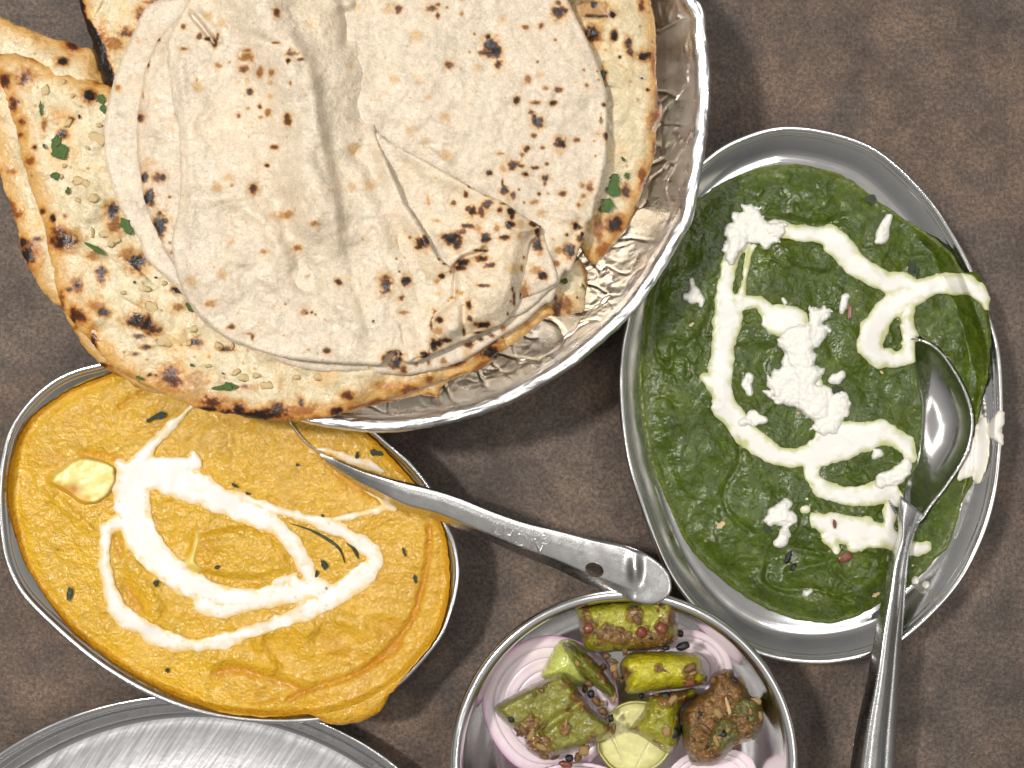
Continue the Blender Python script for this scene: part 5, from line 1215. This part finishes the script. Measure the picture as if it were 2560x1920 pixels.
f_sp = sp(RB, (690, 1470, 46, 36, 1), (720, 1495, 26, 36, 1), (650, 1450, 24, 18, 1), (790, 1390, 34, 16, .9), (750, 1420, 34, 18, .6), (815, 1300, 28, 34, .85), (790, 1280, 16, 20, .7), (895, 1255, 32, 28, .88), (905, 1195, 18, 12, .85), (870, 1300, 24, 34, .66), (985, 1290, 18, .8), (1005, 1250, 22, 14, .85), (1050, 1300, 26, 24, 1), (1060, 1335, 16, 22, .9), (1040, 1380, 34, 26, 1), (895, 1465, 24, 32, .9),
          (1015, 1460, 28, 18, .92), (775, 1195, 14, 20, .7), (795, 1140, 12, 18, .55), (700, 1247, 18, 14, .7), (540, 1230, 12, 34, .3), (590, 1355, 26, 12, .32), (1195, 1375, 30, 26, 1), (1212, 1420, 18, 26, 1), (870, 1590, 34, 20, .8), (920, 1630, 30, 18, .8), (760, 1615, 40, 20, .95), (740, 1645, 34, 16, .9), (860, 1540, 40, 8, .9), (1130, 1580, 12, .6), (960, 1400, 20, .35), (850, 1400, 26, .3), (1100, 1450, 20, .22)) + \
    sp(RD, (880, 525, 40, 10, .72), (795, 650, 18, 26, .92), (797, 725, 18, 20, .9), (610, 735, 24, 18, .92), (640, 862, 42, 14, .95), (600, 880, 30, 20, .95), (575, 890, 22, 40, 1), (520, 952, 36, 22, 1), (880, 768, 46, 20, 1), (872, 815, 56, 8, 1), (1070, 610, 8, 36, 1), (1110, 590, 6, 30, .9), (1060, 545, 8, 16, .9), (1030, 700, 8, 12, .7), (1115, 420, 10, 22, .5), (720, 560, 14, .35), (600, 800, 34, 26, .32), (760, 800, 10, 26, .8), (1050, 620, 10, .4), (690, 600, 24, 10, .35), (560, 770, 8, 30, .6), (740, 570, 20, .3))
FLAPE = spline(T(NN, (1020, 380), (1094, 419), (1159, 456), (1220, 490), (1290, 528), (1345, 570)), 4, False)
def fF_ex(X, Y):
    g = lambda cx, cy, rx, ry, a: a * np.exp(-((X - cx) / rx) ** 2 - ((Y - cy) / ry) ** 2)
    def L(r, x, y): return T(r, (x, y))[0]
    h = g(*L(RD, 930, 520), 92, 95, .0082) + g(*L(RD, 690, 790), 62, 55, .0066) + g(*L(RD, 900, 160), 100, 50, .0042) + g(*L(RD, 1130, 180), 34, 50, .0026)
    h += fold_h(X, Y, [(T(RD, (885, 300), (850, 330), (800, 345), (750, 365), (700, 420)), 7, -3.2), (T(RD, (700, 450), (705, 560), (690, 620), (600, 690), (560, 760)), 8, -1.8), (T(RD, (760, 660), (760, 760), (780, 820)), 9, -2.2), (T(RD, (750, 840), (850, 825), (930, 800)), 6, -2.4), (T(RD, (1130, 380), (1080, 600), (1000, 720)), 9, 1.2), (T(RD, (730, 440), (790, 520), (760, 600)), 14, -1.2)])
    return h
roti_part('folded_flap', flapF, .0742, .0014, f_sp, 14, fF_ex, parent=r3, step=2.5, base_f=lambda X, Y: .0742 + .0026 * np.exp(-(line_dist(FLAPE, X, Y) / 34) ** 2), warm=lambda X, Y: .6 * sstep(-.3, .3, fbm(X, Y, 70, 3, 5) + .5 - np.hypot(X - 1180, Y - 660) / 420))
lowleft = T(RA, (1140, 45), (1090, 110), (1000, 200), (940, 300), (912, 380), (890, 430), (870, 560), (850, 680), (840, 800), (845, 930), (860, 1060), (880, 1200), (920, 1330), (970, 1440), (1010, 1530), (1060, 1620)) + T(RC, (1070, 400), (1120, 550), (1200, 680), (1280, 760)) + T(NN, (640, 840), (650, 500), (560, 200), (500, 0), (480, -30))
ll_sp = sp(RA, (865, 725, 26, 24, .82), (893, 1090, 26, 32, 1), (965, 1092, 50, 30, .66), (1000, 1090, 20, 26, .8), (913, 1215, 34, 48, 1), (983, 1380, 42, 66, 1), (1040, 1210, 12, .72), (1045, 1490, 9, .6), (1058, 1550, 18, 14, .82), (930, 1000, 26, .2), (1050, 1340, 20, .2), (880, 580, 8, 26, .4), (910, 390, 6, 40, .9), (970, 240, 14, 14, .8)) + sp(RC, (1420, 780, 30, 18, .72))
roti_part('lower_fold', lowleft, .0728, .0015, ll_sp, 15, parent=r3, warm=lambda X, Y: .55 * sstep(-.5, .4, fbm(X, Y, 60, 3, 9)), warmc=(.50, .375, .25), step=3)
top_pts = T(RA, (1150, 28), (1120, 70), (1090, 130), (1045, 210), (1025, 290), (1035, 340), (1030, 400), (1048, 520), (1060, 640), (1092, 760), (1100, 900), (1108, 1000), (1112, 1130), (1095, 1300), (1060, 1450), (1062, 1560)) + \
    T(RC, (1075, 410), (1122, 552), (1202, 680), (1282, 762), (1382, 842), (1500, 890), (1600, 930), (1750, 970), (1900, 990), (2100, 1005), (2212, 1006)) + T(RD, (150, 1010), (250, 1012), (280, 960), (310, 932), (370, 930), (360, 985), (420, 1000), (480, 970), (545, 945)) + \
    T(RD, (560, 900), (548, 820), (560, 760), (600, 690), (680, 610), (702, 540), (695, 430), (640, 385), (600, 345), (560, 270), (500, 170), (440, 80), (390, 10)) + T(RB, (390, 1230), (350, 1130), (300, 1020), (250, 900), (230, 850), (216, 760), (250, 650), (285, 560), (300, 440), (290, 320), (280, 210), (280, 110), (280, 0), (280, -60)) + T(NN, (640, -60), (500, -50))
t_sp = sp(RA, (1700, 75, 22, 30, .6), (1130, 165, 14, 18, .6), (1225, 225, 16, 18, .7), (1275, 240, 22, 12, .8), (1320, 260, 14, 30, .92), (1335, 225, 10, 22, .7), (1130, 300, 24, 14, .55), (1340, 400, 22, 22, .36), (1510, 350, 44, 30, .45), (1520, 310, 26, 16, .45), (1500, 420, 36, 22, .58), (1410, 380, 10, .4), (1600, 445, 22, 30, .46), (1670, 450, 18, 24, .46), (1535, 565, 18, 22, .82), (1700, 265, 24, 8, .62),
           (1770, 375, 14, 16, 1), (1800, 330, 40, 14, .6), (1845, 365, 18, 10, .8), (1780, 310, 12, 18, .6), (1210, 490, 12, 16, .36), (1595, 655, 12, 13, .92), (1650, 690, 18, 26, .46), (1525, 665, 14, 10, .4), (1600, 720, 18, 12, .4), (1465, 715, 14, 16, .62), (1768, 735, 24, 34, .68), (1785, 510, 9, 14, .5), (1680, 905, 24, 14, .62), (1640, 1015, 16, 13, .74), (1555, 1160, 26, 30, .7),
           (1750, 1320, 44, 24, .36), (1935, 1375, 26, 18, .36), (1620, 1545, 24, 14, .36), (1825, 1525, 28, 20, .46), (1660, 510, 20, 14, .22), (1520, 495, 14, 20, .2), (1660, 590, 18, 18, .2), (1400, 1090, 36, 26, .18), (1425, 1140, 10, .3)) + \
    sp(RC, (2080, 505, 18, 24, .82), (1290, 635, 36, 22, .34), (1420, 780, 24, 16, .72), (1550, 840, 10, 18, .6), (1530, 820, 40, 8, .4), (1870, 690, 28, 22, .36), (2010, 925, 22, 18, .74), (1895, 470, 10, 18, .36), (1745, 830, 12, .36), (2000, 740, 10, .3), (1885, 695, 8, .9), (1915, 692, 8, 1), (1938, 702, 6, 1), (1895, 920, 10, .4), (1755, 640, 5, .9)) + \
    sp(RD, (280, 520, 34, 52, .88), (405, 495, 28, 30, 1), (375, 605, 20, 20, .72), (505, 515, 18, 16, .38), (390, 690, 24, 16, .42), (575, 680, 24, 18, .42), (140, 240, 10, .4), (405, 350, 8, .85), (345, 360, 8, .6), (365, 440, 7, 1), (205, 745, 7, 1), (620, 468, 18, 18, 1), (600, 500, 20, .3), (695, 555, 16, 22, 1), (520, 260, 42, 40, .86), (490, 290, 26, 16, .8), (400, 270, 12, .5), (430, 230, 12, .5), (515, 630, 8, .4),
       (340, 945, 40, 16, .92), (355, 985, 26, 22, 1), (515, 945, 36, 14, 1), (610, 360, 10, 12, .9), (655, 390, 26, 8, .85), (680, 440, 10, .5), (570, 740, 10, 20, .7), (600, 760, 30, 20, .4), (555, 800, 8, 10, .9), (265, 970, 20, .5))
CREASE = spline(T(NN, (975, 420), (1000, 480), (1041, 553), (1078, 610), (1105, 645)), 4, False)
def top_base(X, Y):
    xr = np.interp(Y, [-60, 0, 45, 85, 122, 183, 236, 270, 309, 346], [872, 875, 880, 879, 887, 899, 891, 895, 920, 944])
    lift = .0032 * np.exp(-(line_dist(CREASE, X, Y) / 34) ** 2)
    return .0752 + lift - .0095 * sstep(-90, 105, X - xr) * sstep(356, 290, Y)
def top_ex(X, Y):
    h = fold_h(X, Y, [(T(DD, (555, -40), (590, 60), (635, 170), (660, 270), (675, 380), (690, 450)), 74, 10.5), (T(DD, (700, -60), (715, 60), (735, 160), (760, 230)), 40, 1.6), (T(DD, (776, 225), (805, 290), (840, 345)), 22, -1.6),
                      (T(DD, (600, 430), (640, 530), (660, 620)), 26, -1.8), (T(DD, (720, 420), (735, 520), (715, 610), (760, 700)), 40, 2.2), (T(DD, (830, 335), (880, 430), (930, 530), (970, 575)), 15, 3.6), (T(DD, (780, 330), (830, 440), (880, 540), (920, 640)), 24, -1.6), (T(DD, (400, 430), (470, 425), (560, 470), (620, 570)), 22, 1.6),
                      (T(DD, (440, 400), (420, 500), (460, 620)), 60, 1.6), (T(RA, (1150, 60), (1230, 150), (1320, 270)), 6, -2.6), (T(RA, (1180, 40), (1260, 130), (1350, 240)), 10, 1.3), (T(RA, (1500, 1140), (1580, 1060), (1660, 1020)), 20, 1.2), (T(DD, (690, 330), (730, 420)), 30, -2.0), (T(DD, (520, 560), (600, 620), (700, 650)), 24, .9),
                      (T(RB, (20, 60), (60, 150), (40, 260)), 14, -2.2), (T(RB, (-60, 0), (10, 40), (70, 20)), 12, 1.5), (T(RD, (210, 180), (300, 420), (390, 560)), 10, -.7), (T(RD, (330, 900), (345, 850)), 5, -1), (T(RD, (420, 960), (395, 880), (380, 780)), 6, -.9)])
    h = h + fold_h(X, Y, [(T(NN, (727, 91), (777, 192), (797, 333), (838, 484), (838, 626)), 15, 1.5), (T(NN, (812, 205), (836, 404), (866, 565)), 22, -1.3), (T(NN, (600, 470), (660, 520), (690, 600), (680, 700)), 26, 1.2), (T(NN, (450, 140), (455, 300), (470, 430), (470, 560)), 16, 1.1), (T(NN, (640, 90), (700, 120), (760, 160)), 12, -1.0), (T(NN, (905, 430), (950, 560), (960, 680)), 20, 1.2), (T(NN, (870, 620), (900, 740), (930, 860)), 12, -.7)])
    return h + .0010 * fbm(X, Y, 90, 2, 77)
roti_part('top_fold', top_pts, .0752, .0015, t_sp, 16, top_ex, parent=r3, step=2.5, base_f=top_base, warm=lambda X, Y: np.maximum(.3 * sstep(0, .5, fbm(X, Y, 160, 2, 9)), .6 * sstep(.25, -.25, np.hypot((X - 1140) / 190, (Y - 740) / 230) - .8 + .5 * fbm(X, Y, 60, 3, 5))))
